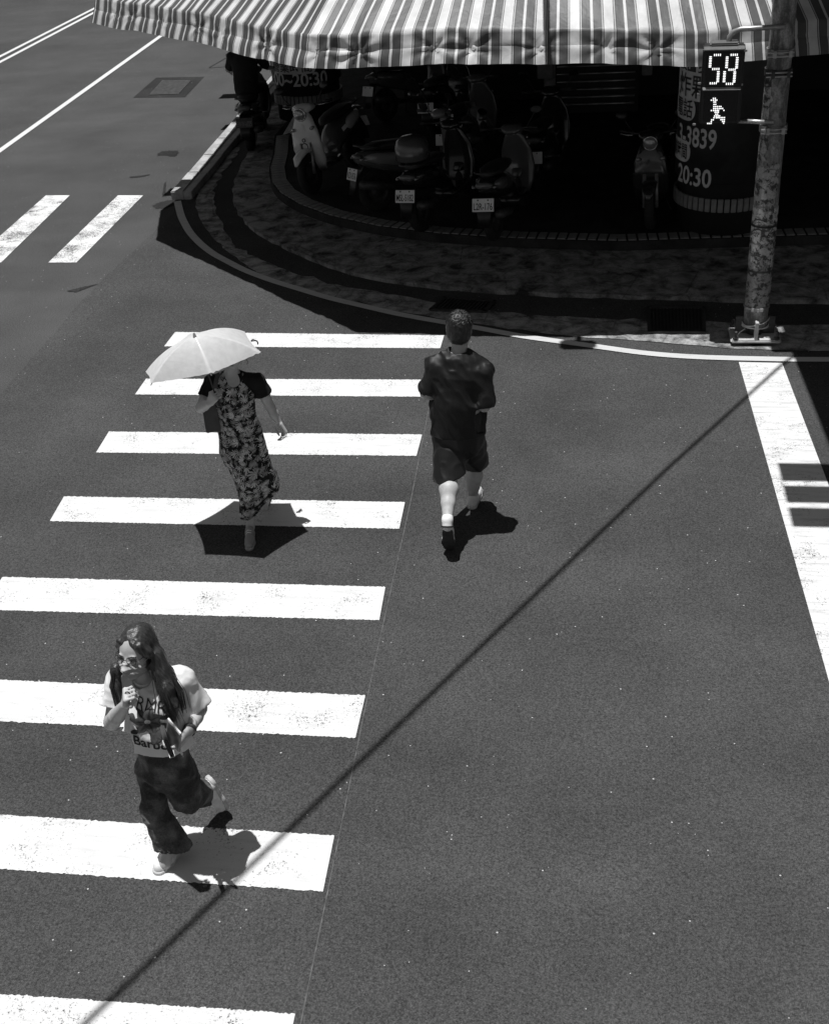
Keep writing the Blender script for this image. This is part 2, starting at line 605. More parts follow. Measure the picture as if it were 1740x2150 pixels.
pt = ground_poly('asphalt_patch', [(280, 205), (328, 163), (429, 161), (389, 204)], 0.004, M_PATCH)
tag(pt, kind='structure')
mc = ground_poly('manhole_cover', [(313, 199), (341, 168), (402, 168), (375, 197)], 0.012, M_DSTEEL, thick=0.02)
tag(mc, 'square iron manhole cover in a dark asphalt patch on the main road', 'manhole cover')
mc.data.materials[0] = plain('cast_iron', 0.034, 0.6, 0.6, 14, bmp=0.5, bscale=90)
ln = ground_poly('road_crack', [(272, 371), (290, 369), (302, 368), (315, 365.5), (315, 367.5), (301, 371), (286, 373), (274, 373.5)], 0.004, M_PATCH)
tag(ln, kind='structure')
for q in ([(330, 327), (340, 317), (376, 316), (372, 325), (366, 329), (345, 326)], [(345, 383), (349, 383), (348, 412), (341, 412)],
          [(318, 432), (340, 423), (372, 418), (385, 421), (352, 437), (330, 438)], [(140, 611), (170, 603), (206, 596), (190, 602), (160, 613)]):  # the wide ellipse paints the shadow of something overhead as a dark sheet
    Q_ = np.array(q + q[:1], float)
    d_ = np.r_[0, np.cumsum(np.linalg.norm(np.diff(Q_, axis=0), axis=1))]
    t_ = np.linspace(0, d_[-1], 70)[:-1]
    c_ = Q_[:-1].mean(0)
    fz = 1 + 0.22 * np.array([random.gauss(0, .5) for _ in t_])
    q2 = [tuple(c_ + (np.array((np.interp(t, d_, Q_[:, 0]), np.interp(t, d_, Q_[:, 1]))) - c_) * f) for t, f in zip(t_, fz)]
    tag(ground_poly('stain_shadow_patch', q2, 0.0045 if q[0][1] < 600 else 0.0062, M_PATCH), kind='structure')
M_CHALK2 = plain('pale_trace', 0.075, 0.9, 0.4, 20)
for a, b in (((440, 142), (482, 118)), ((440, 143), (495, 139))):
    A = gz(*a)[:2]; B = gz(*b)[:2]; t = (B - A) / np.linalg.norm(B - A); n = np.array([-t[1], t[0]]) * 0.016
    bm = bmesh.new(); strip(bm, [A - n, B - n], [A + n, B + n], 0.0045)
    tag(bm_obj('patch_joint', bm, M_PATCH), kind='structure')


def grate(px, z, label, nbar):
    P = [gz(*p, z) for p in px]
    c = np.mean(P, axis=0)
    t = empty('drain_grate', (c[0], c[1], z), label, 'drain grate')
    bm = bmesh.new()
    prism(bm, [tuple((p - c)[:2] * 1.0) for p in P], -0.002, 0.001)
    bm_obj('pit', bm, M_BLACK, t)
    A, B, Cc, D = [p - c for p in P]
    bm = bmesh.new()
    for u, v in ((A, B), (B, Cc), (Cc, D), (D, A)):
        m = (u + v) / 2; d = v - u
        box(bm, (m[0], m[1], 0.008), (np.linalg.norm(d) + .03, 0.03, 0.016), Matrix.Rotation(math.atan2(d[1], d[0]), 3, 'Z'))
    bm_obj('frame', bm, M_DSTEEL, t)
    for i in range(nbar):
        s = (i + .5) / nbar
        u = A + (B - A) * s; v = D + (Cc - D) * s
        m = (u + v) / 2; d = v - u
        bm = bmesh.new()
        box(bm, (m[0], m[1], 0.007), (np.linalg.norm(d), 0.012, 0.012), Matrix.Rotation(math.atan2(d[1], d[0]), 3, 'Z'))
        bm_obj('bar', bm, M_DSTEEL, t)


grate([(932, 626), (1037, 634), (1018, 655), (904, 651)], 0.02, 'black iron drain grate in the gutter just beyond the walking man', 14)
grate([(1360, 648), (1476, 648), (1478, 698), (1362, 698)], 0.02, 'large dark drain grate in the shaded gutter beside the signal pole', 16)


# ------------------------------------------------------------------ lettering
def text_me(body, size, bold=0.0, sx=1.0, fontcap=True):
    cu = bpy.data.curves.new('lettering', 'FONT')
    cu.body = body
    cu.size = size
    cu.offset = bold
    cu.resolution_u = 3
    cu.align_x = 'LEFT'
    o = bpy.data.objects.new('lettering', cu)
    COL.objects.link(o)
    bpy.context.view_layer.update()
    me = bpy.data.meshes.new_from_object(o.evaluated_get(bpy.context.evaluated_depsgraph_get()))
    bpy.data.objects.remove(o)
    bpy.data.curves.remove(cu)
    bm = bmesh.new()
    bm.from_mesh(me)
    bpy.data.meshes.remove(me)
    bmesh.ops.remove_doubles(bm, verts=bm.verts, dist=1e-5)
    for v in bm.verts: v.co.x *= sx
    return bm


def fine(bm, maxlen):
    bmesh.ops.triangulate(bm, faces=bm.faces[:])
    for _ in range(5):
        es = [e for e in bm.edges if e.calc_length() > maxlen]
        if not es: break
        bmesh.ops.subdivide_edges(bm, edges=es, cuts=1)
        bmesh.ops.triangulate(bm, faces=[f for f in bm.faces if len(f.verts) > 3])
    return bm


def extent(bm):
    xs = [v.co.x for v in bm.verts]; ys = [v.co.y for v in bm.verts]
    return min(xs), max(xs), min(ys), max(ys)


def fit_text(body, w, h, bold=0.0):
    """text mesh centred on the origin filling w x h"""
    bm = text_me(body, 1.0, bold)
    x0, x1, y0, y1 = extent(bm)
    for v in bm.verts:
        v.co.x = (v.co.x - (x0 + x1) / 2) * w / (x1 - x0)
        v.co.y = (v.co.y - (y0 + y1) / 2) * h / (y1 - y0)
    return bm


# ------------------------------------------------------------------ the corner building with its arcade
CR = 0.55
cR = gy(1515, 430, 14.1); cL = gy(648, 200, 19.9)
bld = empty('shop_building', (0, 14, 0), 'corner shop building with a dark open arcade and round sign pillars under the awning', 'building')
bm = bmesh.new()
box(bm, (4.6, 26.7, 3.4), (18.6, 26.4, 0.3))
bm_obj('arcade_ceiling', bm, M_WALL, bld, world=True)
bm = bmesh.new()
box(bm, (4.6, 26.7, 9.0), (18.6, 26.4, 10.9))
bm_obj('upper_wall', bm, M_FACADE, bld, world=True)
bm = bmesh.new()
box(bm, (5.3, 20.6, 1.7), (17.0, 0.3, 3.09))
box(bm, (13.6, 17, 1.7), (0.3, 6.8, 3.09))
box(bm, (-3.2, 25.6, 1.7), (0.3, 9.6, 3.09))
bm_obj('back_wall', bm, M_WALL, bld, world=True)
bm = bmesh.new()
prism(bm, [(-6.0, 14.7), (-5.2, 13.55), (-4.6, 13.05), (-4.35, 13.05), (-4.35, 40), (-6.3, 40)], 5.4, 5.6)  # unseen ledge, added to shade the left end of the awning
bm_obj('shade_ledge', bm, M_FACADE, bld, world=True)
# windows of the storeys above
M_GLASS = plain('dark_glass', 0.03, 0.12, 0.1, 2)
for fl in range(3):
    for k in range(7):
        bm = bmesh.new()
        box(bm, (-3.2 + k * 2.3, 13.47, 5.4 + fl * 3.1), (1.4, 0.08, 1.4))
        w_ = bm_obj('window', bm, M_GLASS, bld, world=True)


def bend(bm, c, r, phi0, z0):
    """wrap a flat text (x along, y up) round a column"""
    for v in bm.verts:
        a = phi0 + v.co.x / r
        v.co = Vector((c[0] + r * math.sin(a), c[1] - r * math.cos(a), z0 + v.co.y))


def curved(name, bm, c, phi, z, r, mat, parent):
    fine(bm, 0.06)
    bend(bm, c, r, phi, z)
    bmesh.ops.recalc_face_normals(bm, faces=bm.faces[:])
    return bm_obj(name, bm, mat, parent, world=True)


def rounded(w, h, rad, n=8):
    pts = []
    for cx_, cy_, a0 in ((w / 2 - rad, h / 2 - rad, 0), (-w / 2 + rad, h / 2 - rad, 90), (-w / 2 + rad, -h / 2 + rad, 180), (w / 2 - rad, -h / 2 + rad, 270)):
        for k in range(n + 1):
            a = math.radians(a0 + 90 * k / n)
            pts.append((cx_ + rad * math.cos(a), cy_ + rad * math.sin(a)))
    bm = bmesh.new()
    bm.faces.new([bm.verts.new((p[0], p[1], 0)) for p in pts])
    return bm


def pillar(c, tz, rows):
    bm = bmesh.new()
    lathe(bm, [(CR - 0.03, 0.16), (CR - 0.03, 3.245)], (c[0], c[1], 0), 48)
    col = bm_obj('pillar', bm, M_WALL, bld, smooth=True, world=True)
    bm = bmesh.new()
    lathe(bm, [(CR, tz + 0.30), (CR + .012, tz + .31), (CR + .012, 3.2), (CR, 3.21)], (c[0], c[1], 0), 64)
    s = bm_obj('sign_panel', bm, M_SIGN, None, smooth=True)
    s.parent = col; s.matrix_parent_inverse = col.matrix_world.inverted()
    # ring of small upright tiles
    n = 48
    for k in range(n):
        a = 2 * math.pi * k / n
        o = link('tile', TILE2, None)
        o.parent = col
        o.location = Vector((c[0] + CR * math.sin(a), c[1] - CR * math.cos(a), tz + 0.06)) - bld.location * 0
        o.rotation_euler = (0, 0, a)
    for kind, arg, phi, z, w, h in rows:
        p = math.radians(phi)
        if kind == 'text':
            o = curved('lettering', fit_text(arg, w, h, 0.02), c, p, z, CR + 0.017, M_LETTER, None)
        elif kind == 'dark':
            o = curved('lettering', fit_text(arg, w, h, 0.01), c, p, z, CR + 0.022, M_SIGN, None)
        elif kind == 'pill':
            o = curved('plate', rounded(w, h, h * arg), c, p, z, CR + 0.017, M_LETTER, None)
        o.parent = col
    return col


TILE2 = bpy.data.meshes.new('tile')
bm = bmesh.new(); box(bm, (0, 0, 0), (0.058, 0.03, 0.15), bevel=0.004); bm.to_mesh(TILE2); bm.free()
TILE2.materials.append(M_TILE)


def zat(px, py, y): return gy(px, py, y)[2]


yR = cR[1] - CR * 0.9; yL = cL[1] - CR * 0.9
tzR = zat(1500, 430, yR) - 0.06; tzL = zat(620, 212, yL) - 0.06
pillar(cR, tzR, [
    ('text', '3-3839', -45, zat(1460, 293, yR), 0.56, 0.22),
    ('text', '20:30', -45, zat(1458, 375, yR), 0.50, 0.21),
    ('pill', 0.45, -75, zat(1436, 328, yR), 0.52, 0.24),
    ('dark', '營業時間', -76, zat(1436, 327, yR), 0.44, 0.17),
    ('pill', 0.45, -68, zat(1443, 237, yR), 0.46, 0.26),
    ('dark', '電話', -65, zat(1446, 236, yR), 0.33, 0.2),
    ('pill', 0.04, -55, zat(1446, 188, yR), 0.62, 0.30),
    ('dark', '炸夥', -52, zat(1449, 187, yR), 0.52, 0.25),
    ('text', '雞肉', -50, zat(1452, 138, yR), 0.5, 0.22),
])
pillar(cL, tzL, [
    ('text', '11:00~20:30', -16, zat(632, 166, yL), 1.28, 0.21),
    ('pill', 0.4, -14, zat(620, 140, yL), 0.86, 0.21),
    ('dark', '營業時間', -14, zat(620, 140, yL), 0.74, 0.155),
])
# roller shutter of glossy slats, its post and a hanging meter box
sh_y = 19.4
xa, xb = gy(1168, 200, sh_y)[0], gy(1332, 200, sh_y)[0]
sh = bpy.data.objects.new('roller_shutter', bpy.data.meshes.new('roller_shutter'))
bm = bmesh.new(); box(bm, ((xa + xb) / 2, sh_y + 0.06, 1.6), (xb - xa + .1, 0.06, 2.9)); bm.to_mesh(sh.data); bm.free()
sh.data.materials.append(M_BLACK); COL.objects.link(sh); wparent(sh, bld)
M_SLAT = plain('shutter_slat', 0.34, 0.22, 0.3, 5, metal=0.7)
slat_me = bpy.data.meshes.new('slat')
bm = bmesh.new()
tube(bm, [(-(xb - xa) / 2, 0, 0), ((xb - xa) / 2, 0, 0)], 0.052, 8, flat=0.5)
bm.to_mesh(slat_me); bm.free(); slat_me.materials.append(M_SLAT); slat_me.shade_smooth()
for k in range(24):
    o = link('slat', slat_me, None, sh)
    o.location = ((xa + xb) / 2, sh_y, 0.3 + k * 0.115)
    o.rotation_euler = (random.uniform(-.15, .15), 0, 0)
p0 = gy(1154, 250, 19.2)
M_POST = plain('painted_post', 0.20, 0.6, 0.6, 5)
bm = bmesh.new(); box(bm, (p0[0], 19.2, 1.67), (0.17, 0.12, 3.0), bevel=0.01); bm_obj('post', bm, M_POST, bld, world=True)
bm = bmesh.new(); q = gy(1147, 140, 19.1); box(bm, (q[0] - .02, 19.08, q[2]), (0.24, 0.12, 0.32), bevel=0.01); bm_obj('meter_box', bm, M_GREY, bld, world=True)
bm = bmesh.new(); q = gy(1358, 138, 18.6); box(bm, (q[0], 18.6, q[2]), (0.15, 0.08, 0.26), bevel=0.01); bm_obj('hanging_bracket', bm, M_GREY, bld, world=True)

# ------------------------------------------------------------------ awning of striped cloth
AZ = 2.66
C_ = gz(641, 138, AZ); B_ = gz(206, 44, AZ); E_ = gz(1100, 134, 2.63); E2 = gz(1480, 131, 2.575); F_ = gz(1690, 114, 2.56)
dirr = (F_ - E2)[:2] / np.linalg.norm((F_ - E2)[:2])
sh_ = lambda px, py: gz(px, py)[:2] - AZ * np.array((SUN_DX, SUN_DY))
L1_, L2_ = sh_(388, 399) + (0.17, 0), sh_(512, 245) + (0.17, 0)
front = [L2_ + (L2_ - L1_) / np.linalg.norm(L2_ - L1_) * 7, L1_, sh_(331, 442) + (0.09, 0), sh_(334, 502) + (0.03, -.02), C_[:2] + (0, 0), E_[:2], E2[:2], F_[:2], F_[:2] + dirr * 5.0]


def mitre(P, d):
    P = [np.array(p, float) for p in P]; out = []
    for i, p in enumerate(P):
        ns = []
        for a, b in ((i - 1, i), (i, i + 1)):
            if a < 0 or b >= len(P): continue
            t = P[b] - P[a]; t /= np.linalg.norm(t); ns.append(np.array([-t[1], t[0]]))
        n = sum(ns); n /= np.linalg.norm(n)
        out.append(p + n * d / max(0.35, n @ ns[0]))
    return out


awn = empty('striped_awning', (0, 0, 0), 'striped cloth awning drooping round the street corner above the scooters', 'awning')
m, nt, b = new_mat('awning_cloth')
uv = nt.nodes.new('ShaderNodeUVMap')
sx = nt.nodes.new('ShaderNodeSeparateXYZ'); nt.links.new(uv.outputs[0], sx.inputs[0])
u = mathn(nt, 'FRACT', mathn(nt, 'DIVIDE', sx.outputs[0], 0.30))
cr = nt.nodes.new('ShaderNodeValToRGB'); cr.color_ramp.interpolation = 'CONSTANT'
stops = [(0, .62), (.26, .02), (.278, .40), (.322, .02), (.34, .085), (.575, .60), (.66, .085), (.895, .02), (.913, .40), (.957, .02), (.975, .62)]
el = cr.color_ramp.elements
while len(el) > 1: el.remove(el[-1])
el[0].position = 0; el[0].color = g3(stops[0][1])
for p_, v_ in stops[1:]:
    e = el.new(p_); e.color = g3(v_)
nt.links.new(u, cr.inputs[0])
co = coords(nt)
dirt = maprange(nt, noise(nt, co, 3.5, 5.0, 0.65), 0.35, 0.7, 1.0, 0.72)
mm = nt.nodes.new('ShaderNodeMix'); mm.data_type = 'RGBA'; mm.blend_type = 'MULTIPLY'; mm.inputs[0].default_value = 1.0
nt.links.new(cr.outputs[0], mm.inputs[6]); nt.links.new(dirt, mm.inputs[7])
nt.links.new(mm.outputs[2], b.inputs['Base Color'])
b.inputs['Roughness'].default_value = 0.5
b.inputs['Specular IOR Level'].default_value = 0.35
bump(nt, b, noise(nt, coords(nt, 'Object', (1, 1, .6)), 9.0, 3.0, 0.5, 0.6), 0.22, 0.03)
M_AWN = m


def dense(P, step):
    out = [np.array(P[0])]; par = [0.0]
    s = 0.0
    for i in range(len(P) - 1):
        L = np.linalg.norm(P[i + 1] - P[i]); n = max(2, int(L / step))
        for k in range(1, n + 1):
            out.append(P[i] + (P[i + 1] - P[i]) * k / n); par.append(i + k / n)
    return np.array(out), np.array(par)


def awning_sheet(name, prof, seed, uvoff=0.0):
    rg = np.random.default_rng(seed)
    base, par = dense(front, 0.025)
    dist = np.r_[0, np.cumsum(np.linalg.norm(np.diff(base, axis=0), axis=1))]
    nt_ = len(base)
    offs = {}
    rows = []
    ties = np.cumsum(rg.uniform(0.35, 0.85, 60))
    ph = rg.uniform(0, 6, len(ties)); amp = rg.uniform(0.5, 1.4, len(ties))
    for d, z in prof:
        Q = mitre(front, d)
        q = np.array([Q[int(min(p_, len(Q) - 1.0001))] * (1 - (p_ - int(min(p_, len(Q) - 1.0001)))) + Q[int(min(p_, len(Q) - 1.0001)) + 1] * (p_ - int(min(p_, len(Q) - 1.0001))) for p_ in par])
        rows.append((q, z))
    T = np.gradient(base, axis=0); T /= np.linalg.norm(T, axis=1)[:, None]
    N = np.c_[T[:, 1], -T[:, 0]]          # outwards
    k = np.ones(9) / 9
    N = np.c_[np.convolve(np.pad(N[:, 0], 4, mode='edge'), k, 'valid'), np.convolve(np.pad(N[:, 1], 4, mode='edge'), k, 'valid')]
    zoff = np.interp(par, [0, 3, 4, 5, 6, 7, 8], [0, 0, 0, -.03, -.085, -.10, -.10])
    V = []; UV = []
    for (q, z), (d, z0) in zip(rows, prof):
        disp = np.zeros(nt_); dz = np.zeros(nt_)
        for t, p_, a_ in zip(ties, ph, amp):
            dx = dist - t; dy = (z - SEAM) * 1.3 if d < 0.05 else 0.17 + d
            r = np.sqrt(dx ** 2 + dy ** 2) + 1e-3
            th = np.arctan2(dy, dx)
            disp += a_ * 0.015 * np.exp(-r / 0.26) * np.cos(7 * th + p_) - a_ * 0.010 * np.exp(-(r / 0.09) ** 2)
        disp += 0.012 * np.sin(dist * 2.3 + z * 3) + 0.008 * np.sin(dist * 5.1 + 1.0 + z * 9)
        if d < 0.05: disp += 0.006 * np.sin(dist * 17 + 3 * np.sin(dist * 2.1)) * (SEAM + 0.12 - z) * 4
        disp *= np.interp(par, [0, 3.0, 4.0, 9], [.25, .35, 1, 1])
        dz += 0.016 * np.sin(dist * 1.7) + 0.007 * np.sin(dist * 4.3 + 2) + 0.003 * np.sin(dist * 9.7)
        if d > 0.05:
            dz += disp * 1.0; disp = disp * 0
        V.append(np.c_[q + N * disp[:, None], z + dz + zoff])
        UV.append(np.c_[dist + uvoff, np.full(nt_, d + z)])
    V = np.array(V); UV = np.array(UV)
    R_ = len(prof)
    me = bpy.data.meshes.new(name)
    idx = np.arange(R_ * nt_).reshape(R_, nt_)
    quads = np.stack([idx[:-1, :-1], idx[:-1, 1:], idx[1:, 1:], idx[1:, :-1]], -1).reshape(-1, 4)
    me.from_pydata(V.reshape(-1, 3).tolist(), [], quads.tolist())
    ul = me.uv_layers.new(name='UVMap')
    flat = UV.reshape(-1, 2)[quads.reshape(-1)]
    ul.data.foreach_set('uv', flat.astype(np.float32).ravel())
    me.update()
    o = link(name, me, M_AWN, awn, True)
    return o


SEAM = AZ + 0.125
top_prof = [(0.004, SEAM - 0.012)] + [(0.005 + 0.006 * i, SEAM + 0.145 * i / 6) for i in range(1, 7)] + [(0.08 + 0.105 * i, SEAM + 0.168 + 0.070 * i) for i in range(33)]
awning_sheet('canopy', top_prof, 5)
val_prof = [(0.014 - 0.068 * (1 - i / 7) ** 0.8, AZ + (SEAM + 0.022 - AZ) * i / 7) for i in range(8)]
awning_sheet('valance', val_prof, 5)
# steel arms whose ends stick out beyond the cloth
for px in ((478, 202), (484, 267), (368, 403)):
    g = gz(*px)
    bm = bmesh.new()
    box(bm, (g[0] - SUN_DX * 2.55 + 0.75, g[1] - SUN_DY * 2.55, 2.55), (1.75, 0.36, 0.05), bevel=0.005)
    bm_obj('support_arm', bm, M_DSTEEL, awn)

# ------------------------------------------------------------------ signal pole
PB = gz(1581, 712)
pole = empty('signal_pole', PB, 'grey steel signal pole covered in peeling posters on a bolted base plate', 'pole')
m, nt, b = new_mat('old_pole_paint')
co = coords(nt)
n1 = maprange(nt, noise(nt, coords(nt, 'Object', (1, 1, .5)), 9.0, 7.0, 0.7, 0.6), 0.40, 0.60, 0.0, 1.0)
n2 = maprange(nt, noise(nt, co, 60.0, 4.0, 0.7), 0.3, 0.7, 0.6, 1.3)
c1 = mixc(nt, n1, 0.09, 0.34)
c2 = nt.nodes.new('ShaderNodeMix'); c2.data_type = 'RGBA'; c2.blend_type = 'MULTIPLY'; c2.inputs[0].default_value = 1.0
nt.links.new(c1, c2.inputs[6]); nt.links.new(n2, c2.inputs[7])
nt.links.new(c2.outputs[2], b.inputs['Base Color'])
b.inputs['Roughness'].default_value = 0.6
bump(nt, b, noise(nt, co, 40.0, 5.0, 0.7), 0.4, 0.006)
M_POLE = m


def prad(z): return 0.114 - 0.0045 * z


bm = bmesh.new()
lathe(bm, [(prad(z), z) for z in (0.16, 0.6, 1.2, 2.0, 3.0, 4.2, 6.1)], seg=28)
bm_obj('shaft', bm, M_POLE, pole, True)
bm = bmesh.new()
box(bm, (0, -0.02, 0.055), (0.47, 0.36, 0.03), bevel=0.012)
M_PLATE = plain('base_plate_steel', 0.42, 0.6, 0.25, 8, bmp=0.3)
bm_obj('base_plate', bm, M_PLATE, pole)
bm = bmesh.new(); lathe(bm, [(0.075, 0.07), (0.075, 0.2)], seg=20); bm_obj('stub', bm, M_DSTEEL, pole, True)
for sx_, sy_ in ((-.19, -.17), (.19, -.17), (-.19, .14), (.19, .14)):
    bm = bmesh.new()
    lathe(bm, [(.028, .07), (.028, .095)], (sx_, sy_, 0), 6)
    lathe(bm, [(.016, .095), (.016, .15), (.008, .157)], (sx_, sy_, 0), 10)
    bm_obj('bolt', bm, M_DSTEEL, pole)
for a in (0, 90, 180, 270):
    bm = bmesh.new()
    R_ = Matrix.Rotation(math.radians(a), 3, 'Z')
    v = R_ @ Vector((0, -0.125, 0.155))
    box(bm, v, (0.03, 0.12, 0.18), R_, bevel=0.004)
    bm_obj('rib', bm, M_PLATE if a == 0 else M_DSTEEL, pole)


def wrap(name, z0, z1, a0, a1, mat, off=0.004, jag=0.0, n=28, rows=7, seed=0):
    """thin sheet stuck round the shaft between two angles (degrees, 0 = towards the camera)"""
    rg = random.Random(seed)
    bm = bmesh.new(); g = []
    for j in range(rows + 1):
        row = []
        for i in range(n + 1):
            s = i / n; t = j / rows
            a = math.radians(a0 + (a1 - a0) * s + (rg.uniform(-1, 1) * jag * 6 if i in (0, n) else 0))
            z = z0 + (z1 - z0) * t + (rg.uniform(-1, 1) * jag * 0.02 if j in (0, rows) else 0)
            r = prad(z) + off + rg.uniform(0, 0.0015)
            row.append(bm.verts.new((r * math.sin(a), -r * math.cos(a), z)))
        g.append(row)
    for j in range(rows):
        for i in range(n):
            bm.faces.new((g[j][i], g[j][i + 1], g[j + 1][i + 1], g[j + 1][i]))
    o = bm_obj(name, bm, mat, pole, True)
    return o


def pz(py): return float(np.interp(-py, [-716, -513, -280, -24, 300], [0, 1, 2, 3, 4]))


def paper(name, v, seed):
    m, nt, b = new_mat(name)
    co = coords(nt)
    n1 = maprange(nt, noise(nt, co, 11.0 + seed, 7.0, 0.72, 0.5), 0.44, 0.52, 0.12, 1.0)
    n2 = maprange(nt, noise(nt, co, 70.0, 3.0), 0.3, 0.7, 0.75, 1.15)
    nt.links.new(mathn(nt, 'MULTIPLY', mathn(nt, 'MULTIPLY', n1, n2), v), b.inputs['Base Color'])
    b.inputs['Roughness'].default_value = 0.8
    return m


wrap('poster', pz(476), pz(436), -110, 100, paper('paper_a', 0.48, 1), seed=1, jag=.5)
wrap('poster', pz(512), pz(477), -115, 95, paper('paper_b', 0.5, 2), seed=2, jag=.6)
wrap('poster', pz(560), pz(515), -105, 90, paper('paper_c', 0.42, 3), seed=3, jag=.8)
wrap('poster', pz(430), pz(345), -100, 40, paper('paper_d', 0.36, 4), seed=4, jag=1.5)
wrap('poster', pz(345), pz(285), -95, -35, paper('paper_e', 0.34, 5), seed=5, jag=2.5)
wrap('poster', pz(262), pz(165), -100, -30, paper('paper_f', 0.40, 6), seed=6, jag=2.5)
wrap('poster', pz(640), pz(545), -80, 80, paper('paper_g', 0.26, 7), seed=7, jag=.6)
wrap('band', pz(571), pz(567), -180, 180, M_DSTEEL, 0.007, seed=8)
wrap('band', pz(479), pz(474), -180, 180, M_BLACK, 0.007, seed=9)
# lettering on the posters
for body, py, w, h, ph in (('6000', 494, 0.12, 0.055, 40), ('工 人 土 丁', 452, 0.2, 0.05, 5), ('土 工 上 土', 468, 0.2, 0.045, 5), ('大 員', 492, 0.11, 0.05, -25), ('人', 510, 0.05, 0.05, 40)):
    bm = fit_text(body, w, h, 0.01); fine(bm, 0.03)
    z = pz(py)
    bend(bm, (0, 0), prad(z) + 0.009, math.radians(ph), z)
    bm_obj('lettering', bm, M_BLACK, pole)
# clamps
for py in (108, 150, 272):
    z = pz(py)
    bm = bmesh.new()
    lathe(bm, [(prad(z) + .004, z - .03), (prad(z) + .016, z - .03), (prad(z) + .016, z + .03), (prad(z) + .004, z + .03)], seg=28, cap=False)
    box(bm, (-0.06, -prad(z) - 0.02, z), (0.03, 0.06, 0.06), bevel=0.004)
    box(bm, (0.07, -prad(z) - 0.015, z), (0.03, 0.06, 0.06), bevel=0.004)
    bm_obj('clamp', bm, M_STEEL if py != 150 else M_DSTEEL, pole, False)
    for dz in (-.016, .016):
        bm = bmesh.new()
        tube(bm, [(-0.12, -prad(z) - 0.035, z + dz), (0.1, -prad(z) - 0.035, z + dz)], 0.007, 6)
        bm_obj('bolt', bm, M_STEEL, pole)
# twisted wire ties near the foot
M_WIRE = plain('tie_wire', 0.55, 0.5, 0.1, 20)
for k, (z, tl) in enumerate(((pz(676), .03), (pz(680), -.02), (pz(686), .015))):
    bm = bmesh.new()
    r = prad(z) + 0.012
    tube(bm, [(r * math.sin(a), -r * math.cos(a), z + tl * math.sin(a + k)) for a in np.linspace(0, 2 * math.pi, 30)], 0.006, 6, cap=False)
    bm_obj('wire_tie', bm, M_WIRE, pole, True)
bm = bmesh.new(); z = pz(686)
tube(bm, [(-.1, -.09, z), (-.15, -.12, z - .02), (-.17, -.11, z - .06), (-.16, -.13, z - .08)], 0.005, 6)
bm_obj('wire_tie', bm, M_WIRE, pole, True)
bm = bmesh.new(); z = pz(644)
lathe(bm, [(prad(z) + .002, z - .008), (prad(z) + .010, z - .008), (prad(z) + .010, z + .008), (prad(z) + .002, z + .008)], seg=28, cap=False)
box(bm, (-.05, -.12, z), (.025, .03, .025)); box(bm, (.03, -.125, z), (.03, .03, .025)); box(bm, (0, -.125, z - .005), (.02, .03, .03))
bm_obj('hose_clamp', bm, M_STEEL, pole)
# unseen box above the frame, added to shade the upper pole
bm = bmesh.new(); box(bm, (-0.03, -0.2, 3.75), (0.42, 0.3, 0.6), bevel=0.02)
bm_obj('pole_shade_box', bm, M_GREY, pole)

# ------------------------------------------------------------------ pedestrian signal on the pole
sc_ = gy(1514, 185, PB[1] - 0.12)
SG = 0.8
sig = empty('pedestrian_signal', sc_, 'lit pedestrian countdown signal showing 58 over a walking figure', 'traffic signal', rz=math.radians(-4))
sig.scale = (SG, SG, SG)
bm = bmesh.new()
box(bm, (0, 0.13, 0.02), (0.44, 0.24, 0.40 * 2), bevel=0.015)
box(bm, (0.0, 0.02, 0.205), (0.41, 0.04, 0.38), bevel=0.006)
box(bm, (0.0, 0.02, -0.19), (0.41, 0.04, 0.37), bevel=0.006)
bm_obj('housing', bm, M_BLACK, sig)
bm = bmesh.new()
box(bm, (0, -0.012, 0.412), (0.42, 0.07, 0.012), Matrix.Rotation(0.35, 3, 'X'), bevel=0.003)
box(bm, (0, 0.11, 0.437), (0.30, 0.2, 0.04), bevel=0.015)
M_VISOR = plain('visor', 0.10, 0.5, 0.2, 12)
bm_obj('visor', bm, M_VISOR, sig)
bm = bmesh.new(); box(bm, (0, -0.02, -0.003), (0.40, 0.05, 0.010), Matrix.Rotation(0.4, 3, 'X'))
bm_obj('visor', bm, M_VISOR, sig)
M_LENS = plain('lens', 0.008, 0.12, 0.1, 5)
for zc in (0.205, -0.19):
    bm = bmesh.new(); box(bm, (0, -0.003, zc), (0.36, 0.008, 0.33), bevel=0.002); bm_obj('lens', bm, M_LENS, sig)
M_LED = mat_emit('led', 1.3)


def sx_at(xz): return (xz - 577) / 869.0


def sz_at(yz): return (612 - yz) / 800.0


def led(bm, xz, yz, w, h):
    box(bm, (sx_at(xz), -0.012, sz_at(yz)), (w, 0.012, h))


for H_, V_ in (([((492, 545), 335), ((484, 540), 450), ((470, 524), 568)], [(466, 349, 432), (545, 472, 555)]),
               ([((642, 696), 337), ((632, 686), 458), ((618, 674), 575)], [(616, 354, 440), (707, 360, 445), (602, 474, 556), (694, 478, 560)])):
    bmd = bmesh.new()
    for (a, b_), yv in H_:
        for k in range(4): led(bmd, a + (b_ - a) * k / 3, yv, 0.0105, 0.020)
    for x, y0, y1 in V_:
        for k in range(7): led(bmd, x - 8, y0 + (y1 - y0) * k / 6, 0.026, 0.008)
    bm_obj('digit', bmd, M_LED, sig)
man = {695: (508, 525), 710: (490, 508, 525, 540), 726: (515, 530), 746: (517, 533), 765: (517, 533, 549, 566, 582), 782: (517, 533, 549, 566, 582, 599),
       798: (497, 517, 533, 549, 562, 612), 813: (532, 547, 562), 830: (540, 556), 845: (530, 546, 561, 576), 860: (525, 546, 561, 576, 591, 606, 622),
       878: (505, 520, 591, 606, 622), 894: (503, 607, 622), 909: (470, 485, 501, 618)}
